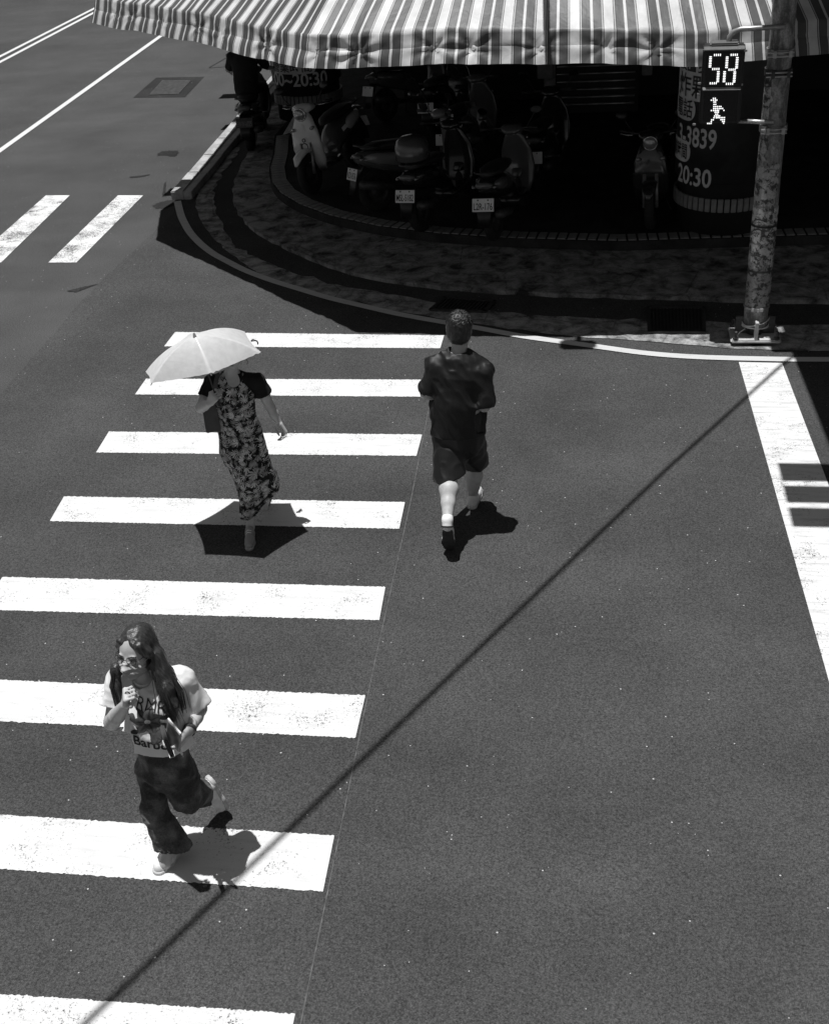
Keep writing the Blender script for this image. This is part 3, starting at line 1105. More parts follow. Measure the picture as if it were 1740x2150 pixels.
bmd = bmesh.new()
for yv, xs in man.items():
    for x in xs: led(bmd, x, yv, 0.0118, 0.0108)
bm_obj('walking_figure', bmd, M_LED, sig)
# the two pipes that carry it
xl = (PB[0] - sc_[0]) / SG; yl = (PB[1] - sc_[1]) / SG
bm = bmesh.new()
tube(bm, [(0.04, 0.13, 0.43), (0.05, 0.13, 0.50), (0.09, 0.13, 0.55), (0.16, 0.13, 0.575), (xl, yl - 0.09, 0.60)], 0.028, 12)
bm_obj('upper_pipe', bm, M_STEEL, sig, True)
bm = bmesh.new(); zb = (zat(1570, 258, PB[1] - .1) - sc_[2]) / SG
tube(bm, [(0.2, 0.13, zb), (xl - 0.02, yl - 0.10, zb)], 0.026, 12)
bm_obj('lower_pipe', bm, M_STEEL, sig, True)
for xz, yz in ((398, 300), (372, 575), (372, 665), (345, 925), (770, 312), (755, 590)):
    bm = bmesh.new(); box(bm, ((xz - 577) / 869.0, 0.03, sz_at(yz)), (0.035, 0.03, 0.022), bevel=0.004)
    bm_obj('latch', bm, M_STEEL, sig)

# ------------------------------------------------------------------ overhead things whose shadows fall on the road
def over(px, py, z):
    g = gz(px, py)
    return np.array((g[0] - SUN_DX * z, g[1] - SUN_DY * z, z))


ZC = 6.0
a = np.array((PB[0], PB[1], ZC)); b1_ = over(1400, 985, ZC); b2_ = over(240, 2094, ZC)
far = b2_ + (b2_ - b1_) / np.linalg.norm(b2_ - b1_) * 9
cab = bmesh.new()
n0 = over(1638, 770, ZC)
tube(cab, [a, n0, b1_, b2_, far], 0.019, 8)
o = bm_obj('overhead_cable', cab, M_BLACK, None, True)
tag(o, 'black overhead cable strung from the signal pole across the junction', 'cable')
lp = empty('street_lamp', over(1213, 725, 5.0), 'flat street lamp head on an arm from the corner building', 'street lamp')
bm = bmesh.new(); box(bm, (0, 0, 0), (0.36, 0.22, 0.07), bevel=0.03); bm_obj('lamp_head', bm, M_GREY, lp)
bm = bmesh.new(); tube(bm, [(0, 0.05, 0.02), (0, 0.6, 0.12), (0, 1.9, 0.3), (0, 13.5 - lp.location.y, 0.32)], 0.03, 8); bm_obj('arm', bm, M_STEEL, lp, True)
q = over(1690, 1040, 4.5)  # unseen panels and bracket, added to cast the banded shadow by the stop line
pn = empty('shadow_panels', (q[0] + 0.9, q[1], 4.5), 'three unseen flat panels high above the stop line, added for their shadow', 'canopy')
c0 = over(1632, 974, 4.5); c1 = over(1653, 1108, 4.5)
D_ = c1 - c0
for k, (s0, s1) in enumerate(((0, 0.30), (0.375, 0.64), (0.715, 1.0))):
    ya, yb = c0[1] + D_[1] * s0, c0[1] + D_[1] * s1
    bm = bmesh.new(); box(bm, (c0[0] + 1.0, (ya + yb) / 2, 4.5), (2.0, abs(yb - ya), 0.05), bevel=0.004)
    bm_obj('panel', bm, M_DSTEEL, pn, world=True)
bm = bmesh.new(); box(bm, (c0[0] + 1.6, (c0[1] + 13.5) / 2 - .3, 4.62), (0.08, 13.5 - c0[1] + .6, 0.08)); bm_obj('bracket', bm, M_DSTEEL, pn, world=True)
# unseen slab, added and shaped to shade the ground right of the pole
zs = 4.7
s0 = over(1645, 700, zs); s1 = over(1692, 818, zs); s1 = s0 + (s1 - s0) * 3.0
bm = bmesh.new()
prism(bm, [(s0[0], s0[1]), (s1[0], s1[1]), (s1[0] + 2.5, s1[1]), (s1[0] + 2.5, 13.3), (s0[0] - .1, 13.3)], zs, zs + 0.25)
tag(bm_obj('shade_slab', bm, M_GREY), 'unseen flat grey slab added for the shade right of the pole', 'canopy')
def vnoise(P, f, seed):
    """smooth lattice noise 0..1 at points P (three arrays)"""
    T = np.random.default_rng(seed).random((32, 32, 32))
    X = [np.asarray(p) * f for p in P]
    I = [np.floor(x).astype(int) for x in X]
    F_ = [x - i for x, i in zip(X, I)]
    F_ = [t * t * t * (t * (t * 6 - 15) + 10) for t in F_]
    I = [i % 32 for i in I]; J = [(i + 1) % 32 for i in I]
    out = 0
    for dx in (0, 1):
        for dy in (0, 1):
            for dz in (0, 1):
                wgt = (F_[0] if dx else 1 - F_[0]) * (F_[1] if dy else 1 - F_[1]) * (F_[2] if dz else 1 - F_[2])
                out = out + wgt * T[(J if dx else I)[0], (J if dy else I)[1], (J if dz else I)[2]]
    return out


# ------------------------------------------------------------------ soft bodies: blended round cones turned into one skin
class Field:
    def __init__(self, lo, hi, h):
        self.lo = np.array(lo, float); self.h = h
        self.n = np.ceil((np.array(hi) - self.lo) / h).astype(int) + 1
        self.D = np.full(self.n, 1e3, np.float32)

    def grid(self, lo, hi):
        a = np.clip(np.floor((np.array(lo) - self.lo) / self.h).astype(int), 0, self.n)
        b = np.clip(np.ceil((np.array(hi) - self.lo) / self.h).astype(int) + 1, 0, self.n)
        if np.any(b <= a): return None, None
        ax = [self.lo[i] + np.arange(a[i], b[i]) * self.h for i in range(3)]
        return tuple(slice(a[i], b[i]) for i in range(3)), np.meshgrid(*ax, indexing='ij', sparse=True)

    def put(self, sl, d, k, op='+'):
        D = self.D[sl]; d = d.astype(np.float32)
        if op == '+':
            self.D[sl] = self._smin(D, d, k) if k > 0 else np.minimum(D, d)
        elif op == '-':
            self.D[sl] = np.maximum(D, -d) if k <= 0 else -self._smin(-D, d, k)
        elif op == '&':
            self.D[sl] = np.maximum(D, d)

    @staticmethod
    def _smin(a, b, k):
        h = np.maximum(k - np.abs(a - b), 0.0) / k
        return np.minimum(a, b) - h * h * k * 0.25

    def cone(self, a, b, ra, rb, k=0.02, op='+', flat=None):
        """round cone a-b; flat = (axis, factor) squashes it along axis"""
        a = np.array(a, float); b = np.array(b, float)
        R = max(ra, rb) * (1 if flat is None else max(1, flat[1])) + k + 3 * self.h
        sl, G = self.grid(np.minimum(a, b) - R, np.maximum(a, b) + R)
        if sl is None: return
        X, Y, Z = (G[i] - a[i] for i in range(3))
        ab = b - a
        sc = 1.0
        if flat is not None:
            n = np.array(flat[0], float); n /= np.linalg.norm(n); q = 1 / flat[1] - 1
            dn = X * n[0] + Y * n[1] + Z * n[2]
            X = X + n[0] * dn * q; Y = Y + n[1] * dn * q; Z = Z + n[2] * dn * q
            ab = ab + n * (ab @ n) * q
            sc = min(1.0, flat[1]) * 0.5 + 0.5
        L = ab @ ab + 1e-12
        t = np.clip((X * ab[0] + Y * ab[1] + Z * ab[2]) / L, 0, 1)
        d = np.sqrt((X - t * ab[0]) ** 2 + (Y - t * ab[1]) ** 2 + (Z - t * ab[2]) ** 2) - (ra + t * (rb - ra))
        self.put(sl, d * sc, k, op)

    def chain(self, pts, rs, k=0.02, op='+', flat=None):
        for i in range(len(pts) - 1):
            self.cone(pts[i], pts[i + 1], rs[i], rs[i + 1], k, op, flat)

    def ball(self, c, r, k=0.02, op='+', rot=None):
        """ellipsoid; r three radii, rot 3x3 with the axes as rows"""
        c = np.array(c, float); r = np.array(r if hasattr(r, '__len__') else (r, r, r), float)
        R = r.max() + k + 3 * self.h
        sl, G = self.grid(c - R, c + R)
        if sl is None: return
        X, Y, Z = (G[i] - c[i] for i in range(3))
        if rot is not None:
            X, Y, Z = (rot[i][0] * X + rot[i][1] * Y + rot[i][2] * Z for i in range(3))
        q = np.sqrt((X / r[0]) ** 2 + (Y / r[1]) ** 2 + (Z / r[2]) ** 2)
        g = np.sqrt((X / r[0] ** 2) ** 2 + (Y / r[1] ** 2) ** 2 + (Z / r[2] ** 2) ** 2) + 1e-9
        self.put(sl, q * (q - 1) / g, k, op)

    def plane(self, p, n, op='&'):
        """keep what lies on the side n points away from"""
        n = np.array(n, float); n /= np.linalg.norm(n)
        sl, G = self.grid(self.lo, self.lo + self.n * self.h)
        d = sum((G[i] - p[i]) * n[i] for i in range(3))
        self.put(sl, d, 0, op)

    def waves(self, amp, K, seed, ridged=False, mask=None, tilt=None):
        """wrinkles from warped lattice noise; K = list of (frequency, stretch along z); tilt leans the folds"""
        m = np.abs(self.D) < 0.06
        ii = np.nonzero(m)
        P = [self.lo[i] + ii[i] * self.h for i in range(3)]
        tot = np.zeros(len(ii[0]))
        w = [0.05 * (vnoise(P, 7.0, seed + 50 + j) - .5) for j in range(3)]
        Q = [P[j] + w[j] for j in range(3)]
        if tilt is not None:
            Q = [Q[0] + tilt[0] * Q[2], Q[1] + tilt[1] * Q[2], Q[2]]
        for n, (kl, zs) in enumerate(K):
            v = vnoise([Q[0], Q[1], Q[2] * zs], kl / 4.0, seed + n)
            tot += (1 - np.abs(v - .5) * 4.5) if ridged else (v - .5) * 2.5
        tot *= amp / len(K) ** 0.5
        if mask is not None: tot *= mask(P)
        self.D[ii] -= tot.astype(np.float32)

    def cyl(self, a, b, r):
        """cut away a flat-ended cylinder"""
        a = np.array(a, float); b = np.array(b, float)
        L = np.linalg.norm(b - a); d = (b - a) / L
        sl, G = self.grid(np.minimum(a, b) - r - .02, np.maximum(a, b) + r + .02)
        if sl is None: return
        X = [G[i] - a[i] for i in range(3)]
        t = X[0] * d[0] + X[1] * d[1] + X[2] * d[2]
        rad = np.sqrt(np.maximum(X[0] ** 2 + X[1] ** 2 + X[2] ** 2 - t * t, 0)) - r
        self.put(sl, np.maximum(np.maximum(rad, -t), t - L), 0, '-')

    def mesh(self, name, mat, parent=None, sm=1):
        me = surface_nets(self.D, self.lo, self.h, name, sm)
        o = link(name, me, mat, None, True)
        if parent is not None: wparent(o, parent)
        return o


def surface_nets(D, lo, h, name, sm=1):
    S = D < 0
    c = np.zeros(np.array(D.shape) - 1, np.int8)
    for dx in (0, 1):
        for dy in (0, 1):
            for dz in (0, 1):
                c += S[dx:D.shape[0] - 1 + dx, dy:D.shape[1] - 1 + dy, dz:D.shape[2] - 1 + dz]
    I = np.argwhere((c > 0) & (c < 8))
    if len(I) == 0: return bpy.data.meshes.new(name)
    off = np.array([[x, y, z] for x in (0, 1) for y in (0, 1) for z in (0, 1)])
    vals = np.stack([D[I[:, 0] + o[0], I[:, 1] + o[1], I[:, 2] + o[2]] for o in off], 1)
    acc = np.zeros((len(I), 3)); cnt = np.zeros(len(I))
    for a in range(8):
        for b in range(a + 1, 8):
            if np.abs(off[a] - off[b]).sum() != 1: continue
            va, vb = vals[:, a], vals[:, b]
            m = (va < 0) != (vb < 0)
            t = np.where(m, va / np.where(m, va - vb, 1), 0)
            acc += np.where(m[:, None], off[a] + t[:, None] * (off[b] - off[a]), 0)
            cnt += m
    V = lo + (I + acc / cnt[:, None]) * h
    idx = np.full(c.shape, -1, np.int64)
    idx[I[:, 0], I[:, 1], I[:, 2]] = np.arange(len(I))
    Q = []
    for ax in range(3):
        u, v = (ax + 1) % 3, (ax + 2) % 3
        s0 = [slice(None)] * 3; s1 = [slice(None)] * 3
        s0[ax] = slice(0, -1); s1[ax] = slice(1, None)
        A = S[tuple(s0)]; B = S[tuple(s1)]
        E = np.argwhere(A != B)
        E = E[(E[:, u] > 0) & (E[:, v] > 0) & (E[:, u] < D.shape[u] - 1) & (E[:, v] < D.shape[v] - 1)]
        fl = A[E[:, 0], E[:, 1], E[:, 2]]
        q = []
        for du, dv in ((1, 1), (0, 1), (0, 0), (1, 0)):
            e = E.copy(); e[:, u] -= du; e[:, v] -= dv
            q.append(idx[e[:, 0], e[:, 1], e[:, 2]])
        q = np.stack(q, 1)
        q[~fl] = q[~fl][:, ::-1]
        Q.append(q)
    Q = np.concatenate(Q)
    Q = Q[(Q >= 0).all(1)]
    for _ in range(sm):                      # light smoothing
        N = np.zeros_like(V); k = np.zeros(len(V))
        for a, b in ((0, 1), (1, 2), (2, 3), (3, 0)):
            np.add.at(N, Q[:, a], V[Q[:, b]]); np.add.at(N, Q[:, b], V[Q[:, a]])
            np.add.at(k, Q[:, a], 1); np.add.at(k, Q[:, b], 1)
        V = V * 0.45 + 0.55 * N / np.maximum(k, 1)[:, None]
    me = bpy.data.meshes.new(name)
    me.vertices.add(len(V)); me.vertices.foreach_set('co', V.astype(np.float32).ravel())
    me.loops.add(Q.size); me.loops.foreach_set('vertex_index', Q.astype(np.int32).ravel())
    me.polygons.add(len(Q)); me.polygons.foreach_set('loop_start', np.arange(0, Q.size, 4, dtype=np.int32))
    me.update(calc_edges=True)
    me.validate()
    return me


def lerp(a, b, t): return np.array(a) * (1 - t) + np.array(b) * t
def unit(v): v = np.array(v, float); return v / np.linalg.norm(v)


def hand(F, wrist, fwd, palm_n, curl, size=1.0, side=1, spread=0.12, k=0.006, thumb_in=0.5):
    """palm, four jointed fingers and a thumb. fwd = along the hand, palm_n = the way the palm faces,
    side = +1 when the thumb lies towards cross(fwd, palm_n)"""
    fwd = unit(fwd); pn = unit(np.array(palm_n) - fwd * (np.array(palm_n) @ fwd)); lat = np.cross(fwd, pn) * side
    w = np.array(wrist, float); s = size
    knuck = w + fwd * 0.085 * s
    for t in (-0.030, -0.010, 0.010, 0.030):
        F.cone(w + lat * t * 0.6 * s + fwd * .012 * s, knuck + lat * t * s, 0.0150 * s, 0.0125 * s, 0.012)
    for i, t in enumerate((0.031, 0.0105, -0.0100, -0.030)):
        L = (0.040, 0.045, 0.042, 0.033)[i] * s
        p = knuck + lat * t * s; r = (0.0088, 0.0090, 0.0086, 0.0076)[i] * s
        d = fwd + lat * (spread * t / 0.03)
        ang = 0.0
        for j, f in enumerate((1.0, 0.68, 0.52)):
            ang += curl[min(i, len(curl) - 1)] * (0.75, 1.0, 0.7)[j] if hasattr(curl, '__len__') else curl * (0.75, 1.0, 0.7)[j]
            dd = unit(unit(d) * math.cos(ang) + pn * math.sin(ang))
            q = p + dd * L * f
            F.cone(p, q, r, r * 0.9, k)
            p, r = q, r * 0.9
    p = w + fwd * 0.022 * s + lat * 0.026 * s + pn * 0.006 * s
    d1 = unit(fwd * 0.72 + lat * (0.75 - thumb_in * .4) + pn * 0.35)
    q = p + d1 * 0.042 * s
    F.cone(w + fwd * .015 * s + lat * .012 * s, q, 0.015 * s, 0.0105 * s, 0.010)
    d2 = unit(fwd * 0.9 - lat * thumb_in * 0.6 + pn * 0.5)
    F.cone(q, q + d2 * 0.030 * s, 0.0105 * s, 0.0085 * s, k)
    F.cone(q + d2 * 0.030 * s, q + unit(d2 - lat * thumb_in * .5) * 0.052 * s, 0.0088 * s, 0.007 * s, k)


def head_shape(F, c, R, s=1.0):
    """skull and face; c = centre of the head, R = rows (right, forward, up)"""
    r, f, u = R
    c = np.array(c, float)
    def P(x, y, z): return c + (r * x + f * y + u * z) * s
    F.ball(P(0, -0.012, 0.035), np.array((0.073, 0.092, 0.088)) * s, 0.02, rot=R)
    F.ball(P(0, 0.018, -0.020), np.array((0.062, 0.070, 0.085)) * s, 0.03, rot=R)
    F.ball(P(0, 0.036, -0.075), np.array((0.040, 0.042, 0.034)) * s, 0.03, rot=R)       # jaw and chin
    F.ball(P(0.033, 0.040, -0.022), np.array((0.026, 0.026, 0.024)) * s, 0.02, rot=R)
    F.ball(P(-0.033, 0.040, -0.022), np.array((0.026, 0.026, 0.024)) * s, 0.02, rot=R)
    for x in (-1, 1):
        F.ball(P(x * 0.031, 0.083, 0.008), np.array((0.018, 0.012, 0.011)) * s, 0.008, '-', R)   # eye sockets
        F.ball(P(x * 0.031, 0.074, 0.006), np.array((0.0165, 0.0115, 0.0105)) * s, 0.003, rot=R)
        F.ball(P(x * 0.029, 0.079, 0.022), np.array((0.019, 0.009, 0.006)) * s, 0.008, rot=R)    # brow ridge
        F.ball(P(x * 0.071, -0.008, 0.000), np.array((0.009, 0.018, 0.030)) * s, 0.006, rot=R)   # ear
        F.ball(P(x * 0.078, -0.004, 0.002), np.array((0.006, 0.009, 0.017)) * s, 0.003, '-', R)
    F.cone(P(0, 0.083, 0.010), P(0, 0.100, -0.026), 0.008 * s, 0.0135 * s, 0.010)                # nose
    F.ball(P(0, 0.083, -0.053), np.array((0.020, 0.010, 0.006)) * s, 0.005, rot=R)              # lips
    F.ball(P(0, 0.080, -0.064), np.array((0.018, 0.010, 0.006)) * s, 0.005, rot=R)
    return P


def frame_of(fwd, up=(0, 0, 1)):
    f = unit(fwd); r = unit(np.cross(f, up)); u = np.cross(r, f)
    return np.array([r, f, u])


def bounds(pts, m):
    P = np.array(pts, float)
    return P.min(0) - m, P.max(0) + m


def skin_mat(name, v):
    m, nt, b = new_mat(name)
    co = coords(nt)
    c = maprange(nt, noise(nt, co, 30.0, 4.0), 0.3, 0.7, v * 0.9, v * 1.08)
    nt.links.new(c, b.inputs['Base Color'])
    b.inputs['Roughness'].default_value = 0.5
    b.inputs['Specular IOR Level'].default_value = 0.4
    b.inputs['Subsurface Weight'].default_value = 0.12
    b.inputs['Subsurface Radius'].default_value = (0.008, 0.008, 0.008)
    b.inputs['Subsurface Scale'].default_value = 1.0
    bump(nt, b, noise(nt, co, 350.0, 2.0), 0.15, 0.001)
    return m


def hair_mat(name, v, axis=(1, 1, .12)):
    m, nt, b = new_mat(name)
    co = coords(nt, 'Object', axis)
    f = noise(nt, co, 260.0, 3.0, 0.6, 0.3)
    nt.links.new(maprange(nt, f, 0.35, 0.7, v * 0.4, v * 2.2), b.inputs['Base Color'])
    b.inputs['Roughness'].default_value = 0.38
    b.inputs['Specular IOR Level'].default_value = 0.6
    bump(nt, b, f, 0.7, 0.003)
    return m


M_SKIN = skin_mat('skin', 0.45)
M_SKIN2 = skin_mat('fair_skin', 0.47)
M_HAIR = hair_mat('dark_hair', 0.022)
M_SHOE = plain('white_shoe', 0.70, 0.55, 0.10, 25, bmp=0.2)
M_SOLE = plain('shoe_sole', 0.45, 0.7, 0.25, 30)
M_SOLE_D = plain('dark_sole', 0.03, 0.7, 0.4, 25)
M_SOCK = mat_cloth('white_sock', 0.75)


def shoe(parent, heel, toe, up, s=1.0, mat=None, sole=None, w=1.0, lace=True, label=None):
    """low shoe from heel to toe (ground points of the sole)"""
    heel = np.array(heel, float); toe = np.array(toe, float)
    f = unit(toe - heel); u = unit(np.array(up) - f * (np.array(up) @ f)); r = np.cross(f, u)
    L = np.linalg.norm(toe - heel)
    def P(x, y, z): return heel + r * x * s * w + f * y * L + u * z * s
    F = Field(*bounds([heel, toe, P(0, .3, .1)], 0.09), 0.0045)
    F.chain([P(0, .12, .035), P(0, .35, .04), P(-.003, .62, .036), P(0, .86, .030)], [0.034 * s * w, 0.034 * s * w, 0.041 * s * w, 0.034 * s * w], 0.02)
    F.chain([P(0, .12, .062), P(0, .34, .066), P(0, .58, .046)], [0.030 * s, 0.032 * s, 0.026 * s], 0.02)
    F.cone(P(0, .13, .085), P(0, .27, .090), 0.029 * s, 0.029 * s, 0.015)
    F.plane(P(0, 0, 0.020), -u)
    F.cone(P(0, .19, .10), P(0, .19, .15), 0.027 * s, 0.03 * s, 0.004, '-')
    o = F.mesh('shoe', mat or M_SHOE, parent)
    if label: o['label'] = label
    G_ = Field(*bounds([heel, toe], 0.09), 0.0045)
    G_.chain([P(0, .11, .012), P(0, .35, .012), P(-.002, .63, .012), P(0, .88, .014)], [0.039 * s * w, 0.036 * s * w, 0.046 * s * w, 0.038 * s * w], 0.015)
    G_.plane(P(0, 0, 0.0), -u)
    G_.plane(P(0, 0, 0.026), u)
    so = G_.mesh('sole', sole or M_SOLE, None)
    sub(so, o)
    if lace:
        for k in range(4):
            y = 0.40 + k * 0.065; z = 0.098 - k * 0.010
            bm = bmesh.new()
            tube(bm, [P(-.026, y, z - .016), P(-.012, y + .03, z), P(.012, y, z), P(.026, y + .03, z - .016)], 0.0035, 5)
            l = bm_obj('lace', bm, M_SHOE, None)
            sub(l, o)
    return o


def sub(o, parent):
    """make o, built in world space, a sub-part of a part that was built in world space"""
    o.parent = parent
    o.matrix_parent_inverse = Matrix.Identity(4)
    return o
# ------------------------------------------------------------------ the man walking away
def V3(*l): return [gy(*p) for p in l]


def build_man():
    root = empty('person', gz(962, 1105), 'man in dark t-shirt and shorts walking away over the asphalt beside the crosswalk', 'person')
    hipL, kneeL, ankL = V3((937, 905, 7.64), (944, 1000, 7.50), (939, 1092, 7.19))
    hipR, kneeR, ankR = V3((985, 902, 7.66), (996, 972, 7.86), (992, 1046, 7.95))
    shL, shR = V3((916, 770, 7.66), (1010, 780, 7.66))
    elL, elR = V3((895, 826, 7.60), (1016, 852, 7.58))
    wrL, wrR = V3((938, 838, 7.84), (990, 842, 7.84))
    nk, nk2 = V3((963, 752, 7.66), (965, 712, 7.70))
    hc = gy(965, 694, 7.72)
    R = frame_of((0.03, 1, -0.22))
    F = Field(*bounds([hipL, kneeL, ankL, ankR, shL, shR, elL, elR, wrL, hc + (0, 0, .12), (shL[0], 8.1, 1)], 0.14), 0.0055)
    ax = (0, 1, 0)
    F.chain([hipL, lerp(hipL, kneeL, .5), kneeL], [0.085, 0.08, 0.057], 0.03)
    F.chain([hipR, lerp(hipR, kneeR, .5), kneeR], [0.085, 0.08, 0.057], 0.03)
    for kn, an, bx in ((kneeL, ankL, -1), (kneeR, ankR, -1)):
        d = unit(an - kn); back = unit(np.array((0, -1, 0)) - d * (np.array((0, -1, 0)) @ d))
        F.chain([kn, lerp(kn, an, .32) + back * .014, lerp(kn, an, .62) + back * .006, an], [0.056, 0.068, 0.050, 0.034], 0.02)
    F.chain([hipL * .5 + hipR * .5, gy(962, 840, 7.63), gy(963, 785, 7.66)], [0.15, 0.15, 0.15], 0.05, flat=(ax, .62))
    F.chain([shL, nk, shR], [0.055, 0.06, 0.055], 0.04)
    F.chain([nk, nk2, hc], [0.058, 0.055, 0.05], 0.02)
    F.chain([shL, elL], [0.05, 0.043], 0.02); F.chain([elL, wrL], [0.043, 0.028], 0.015)
    F.chain([shR, elR], [0.05, 0.043], 0.02); F.chain([elR, wrR], [0.043, 0.028], 0.015)
    hand(F, wrL, (0.25, .9, .2), (0.8, 0, .4), 0.7, 1.0, 1)
    hand(F, wrR, (-0.25, .9, .2), (-0.8, 0, .4), 0.7, 1.0, -1)
    P = head_shape(F, hc, R, 1.06)
    F.cone(ankR, ankR + (0, .05, -.03), 0.032, 0.03, 0.02)
    F.mesh('body', M_SKIN, root)
    # hair
    H = Field(*bounds([hc], 0.17), 0.0045)
    H.ball(P(0, -0.022, 0.040), np.array((0.087, 0.098, 0.098)) * 1.06, 0.02, rot=R)
    H.ball(P(0, -0.04, -0.025), np.array((0.072, 0.068, 0.062)) * 1.06, 0.03, rot=R)
    H.plane(P(0, -0.06, -0.082), -R[2] - R[1] * .35)
    H.ball(P(0, 0.105, -0.03), np.array((0.09, 0.075, 0.09)) * 1.06, 0.02, '-', R)
    for x in (-1, 1): H.ball(P(x * .085, 0.01, -0.02), (0.03, 0.03, 0.045), 0.01, '-', R)
    H.waves(0.004, [(150, .5), (230, .4), (90, .6)], 3, True)
    rg = np.random.default_rng(4)
    hair = H.mesh('hair', hair_mat('short_hair', 0.010, (1, .35, .6)), root, 0)
    bm = bmesh.new()
    for _ in range(620):          # separate locks swirling from the crown
        a = rg.uniform(0, 6.283); e = rg.uniform(0.0, 1.35)
        n = R[0] * math.sin(e) * math.cos(a) + R[1] * math.sin(e) * math.sin(a) + R[2] * math.cos(e)
        c0 = P(0, -0.022, 0.040)
        p = c0 + R[0] * (R[0] @ n) * .090 + R[1] * (R[1] @ n) * .102 + R[2] * (R[2] @ n) * .102
        t = unit(np.cross(n, R[2]) * 0.7 + (n - R[2]) * 0.9 + rg.normal(size=3) * .35); t = unit(t - n * (t @ n))
        L = rg.uniform(0.03, 0.065)
        tube(bm, [p - t * L * .5 - n * .006, p + n * .004, p + t * L * .5 + n * rg.uniform(-.002, .010)], [0.0036, 0.0030, 0.0006], 4)
    sub(bm_obj('lock', bm, hair_mat('hair_lock', 0.012, (1, 1, 1)), None, True), hair)
    # t-shirt
    S_ = Field(*bounds([shL, shR, elL, elR, hipL, hipR, nk], 0.16), 0.0065)
    S_.chain([gy(962, 898, 7.615), gy(960, 850, 7.62), gy(963, 800, 7.645), gy(964, 772, 7.665)], [0.188, 0.180, 0.178, 0.135], 0.05, flat=(ax, .62))
    S_.chain([shL, nk + (0, 0, -.012), shR], [0.073, 0.072, 0.073], 0.05)
    uL = unit(elL - shL); uR = unit(elR - shR)
    S_.chain([shL, elL - uL * .033], [0.066, 0.066], 0.03)
    S_.chain([shR, elR - uR * .033], [0.066, 0.065], 0.03)
    S_.waves(0.015, [(24, .28), (36, .3), (30, .25)], 12, True, tilt=(.6, .2))
    S_.waves(0.004, [(70, .4), (90, .4)], 13, True, tilt=(.5, .2))
    S_.plane(gy(962, 912, 7.6), (0, -.05, -1))
    S_.cone(nk + (0, .0, .035), nk + (0, .02, .2), 0.062, 0.072, 0.006, '-')
    for e, u_ in ((elL, uL), (elR, uR)):
        S_.cyl(e + u_ * 0.015, e + u_ * 0.2, 0.076)
        S_.cone(e - u_ * .06, e + u_ * .1, 0.045, 0.060, 0.004, '-')
    M_TEE = mat_cloth('black_tee', 0.009, 0.55, spec=0.35, wr=0.15)
    tee = S_.mesh('t_shirt', M_TEE, root)
    bm = bmesh.new()
    tube(bm, [nk + (0.070 * math.sin(a), 0.072 * math.cos(a) + .005, 0.022 + 0.012 * math.cos(a)) for a in np.linspace(0, 6.283, 32)], 0.008, 8, cap=False)
    sub(bm_obj('collar', bm, M_TEE, None, True), tee)
    # shorts
    H_ = Field(*bounds([hipL, hipR, kneeL, kneeR], 0.17), 0.0065)
    H_.chain([gy(962, 885, 7.63), gy(962, 915, 7.62)], [0.172, 0.178], 0.04, flat=(ax, .68))
    dL = unit(kneeL - hipL); dR = unit(kneeR - hipR)
    H_.chain([hipL + (-.01, 0, -.04), lerp(hipL, kneeL, .55), kneeL + dL * .12], [0.104, 0.102, 0.106], 0.025)
    H_.chain([hipR + (.0, 0, -.04), lerp(hipR, kneeR, .55), kneeR + dR * .12], [0.100, 0.098, 0.10], 0.025)
    H_.waves(0.015, [(26, .5), (20, .5)], 31, True, tilt=(.4, 0))
    H_.waves(0.004, [(70, .5)], 33, True)
    for kn, d, r, nt_ in ((kneeL, dL, 0.2, (0.25, -.12, -1)), (kneeR, dR, 0.2, (0.05, 0, -1))):
        c0 = kn + d * (0.005 if kn is kneeL else 0.03)
        n = unit(nt_)
        H_.cyl(c0, c0 + n * .3, .19 if kn is kneeL else .14)
        H_.cone(c0 - d * .07, c0 + d * .05, 0.055, 0.075, 0.0, '-')
    H_.mesh('shorts', mat_cloth('black_shorts', 0.010, 0.5, spec=0.4, wr=0.15), root)
    # socks and shoes
    toeL, heelL = gy(942, 1155, 7.265), gy(939, 1118, 7.145)
    K = Field(*bounds([ankL, heelL], 0.09), 0.005)
    K.chain([lerp(kneeL, ankL, .95), ankL, lerp(ankL, heelL, .5)], [0.041, 0.040, 0.038], 0.01)
    K.mesh('sock', M_SOCK, root)
    bm = bmesh.new(); cc = lerp(ankL, heelL, .52); dd = unit(heelL - ankL)
    e1 = unit(np.cross(dd, (1, 0, 0))); e2 = np.cross(dd, e1)
    tube(bm, [cc + e1 * .045 * math.cos(a) + e2 * .043 * math.sin(a) for a in np.linspace(0, 6.283, 24)], .006, 6, cap=False)
    wparent(bm_obj('shoe_collar', bm, M_BLACK, None, True), root)
    K = Field(*bounds([ankR, ankR + (0, .05, -.06)], 0.09), 0.005)
    K.cone(lerp(kneeR, ankR, .93), ankR + (0, .01, -.05), 0.040, 0.043, 0.01)
    K.mesh('sock', M_SOCK, root)
    shoe(root, heelL, toeL, (0, .9, .5), 1.05, M_SHOE, M_SOLE_D)
    hR = gz(989, 1070); hR = hR + (0, 0, 0.0)
    shoe(root, hR, hR + (0.035, 0.285, 0.0), (0, 0, 1), 1.05, M_SHOE, M_SOLE)


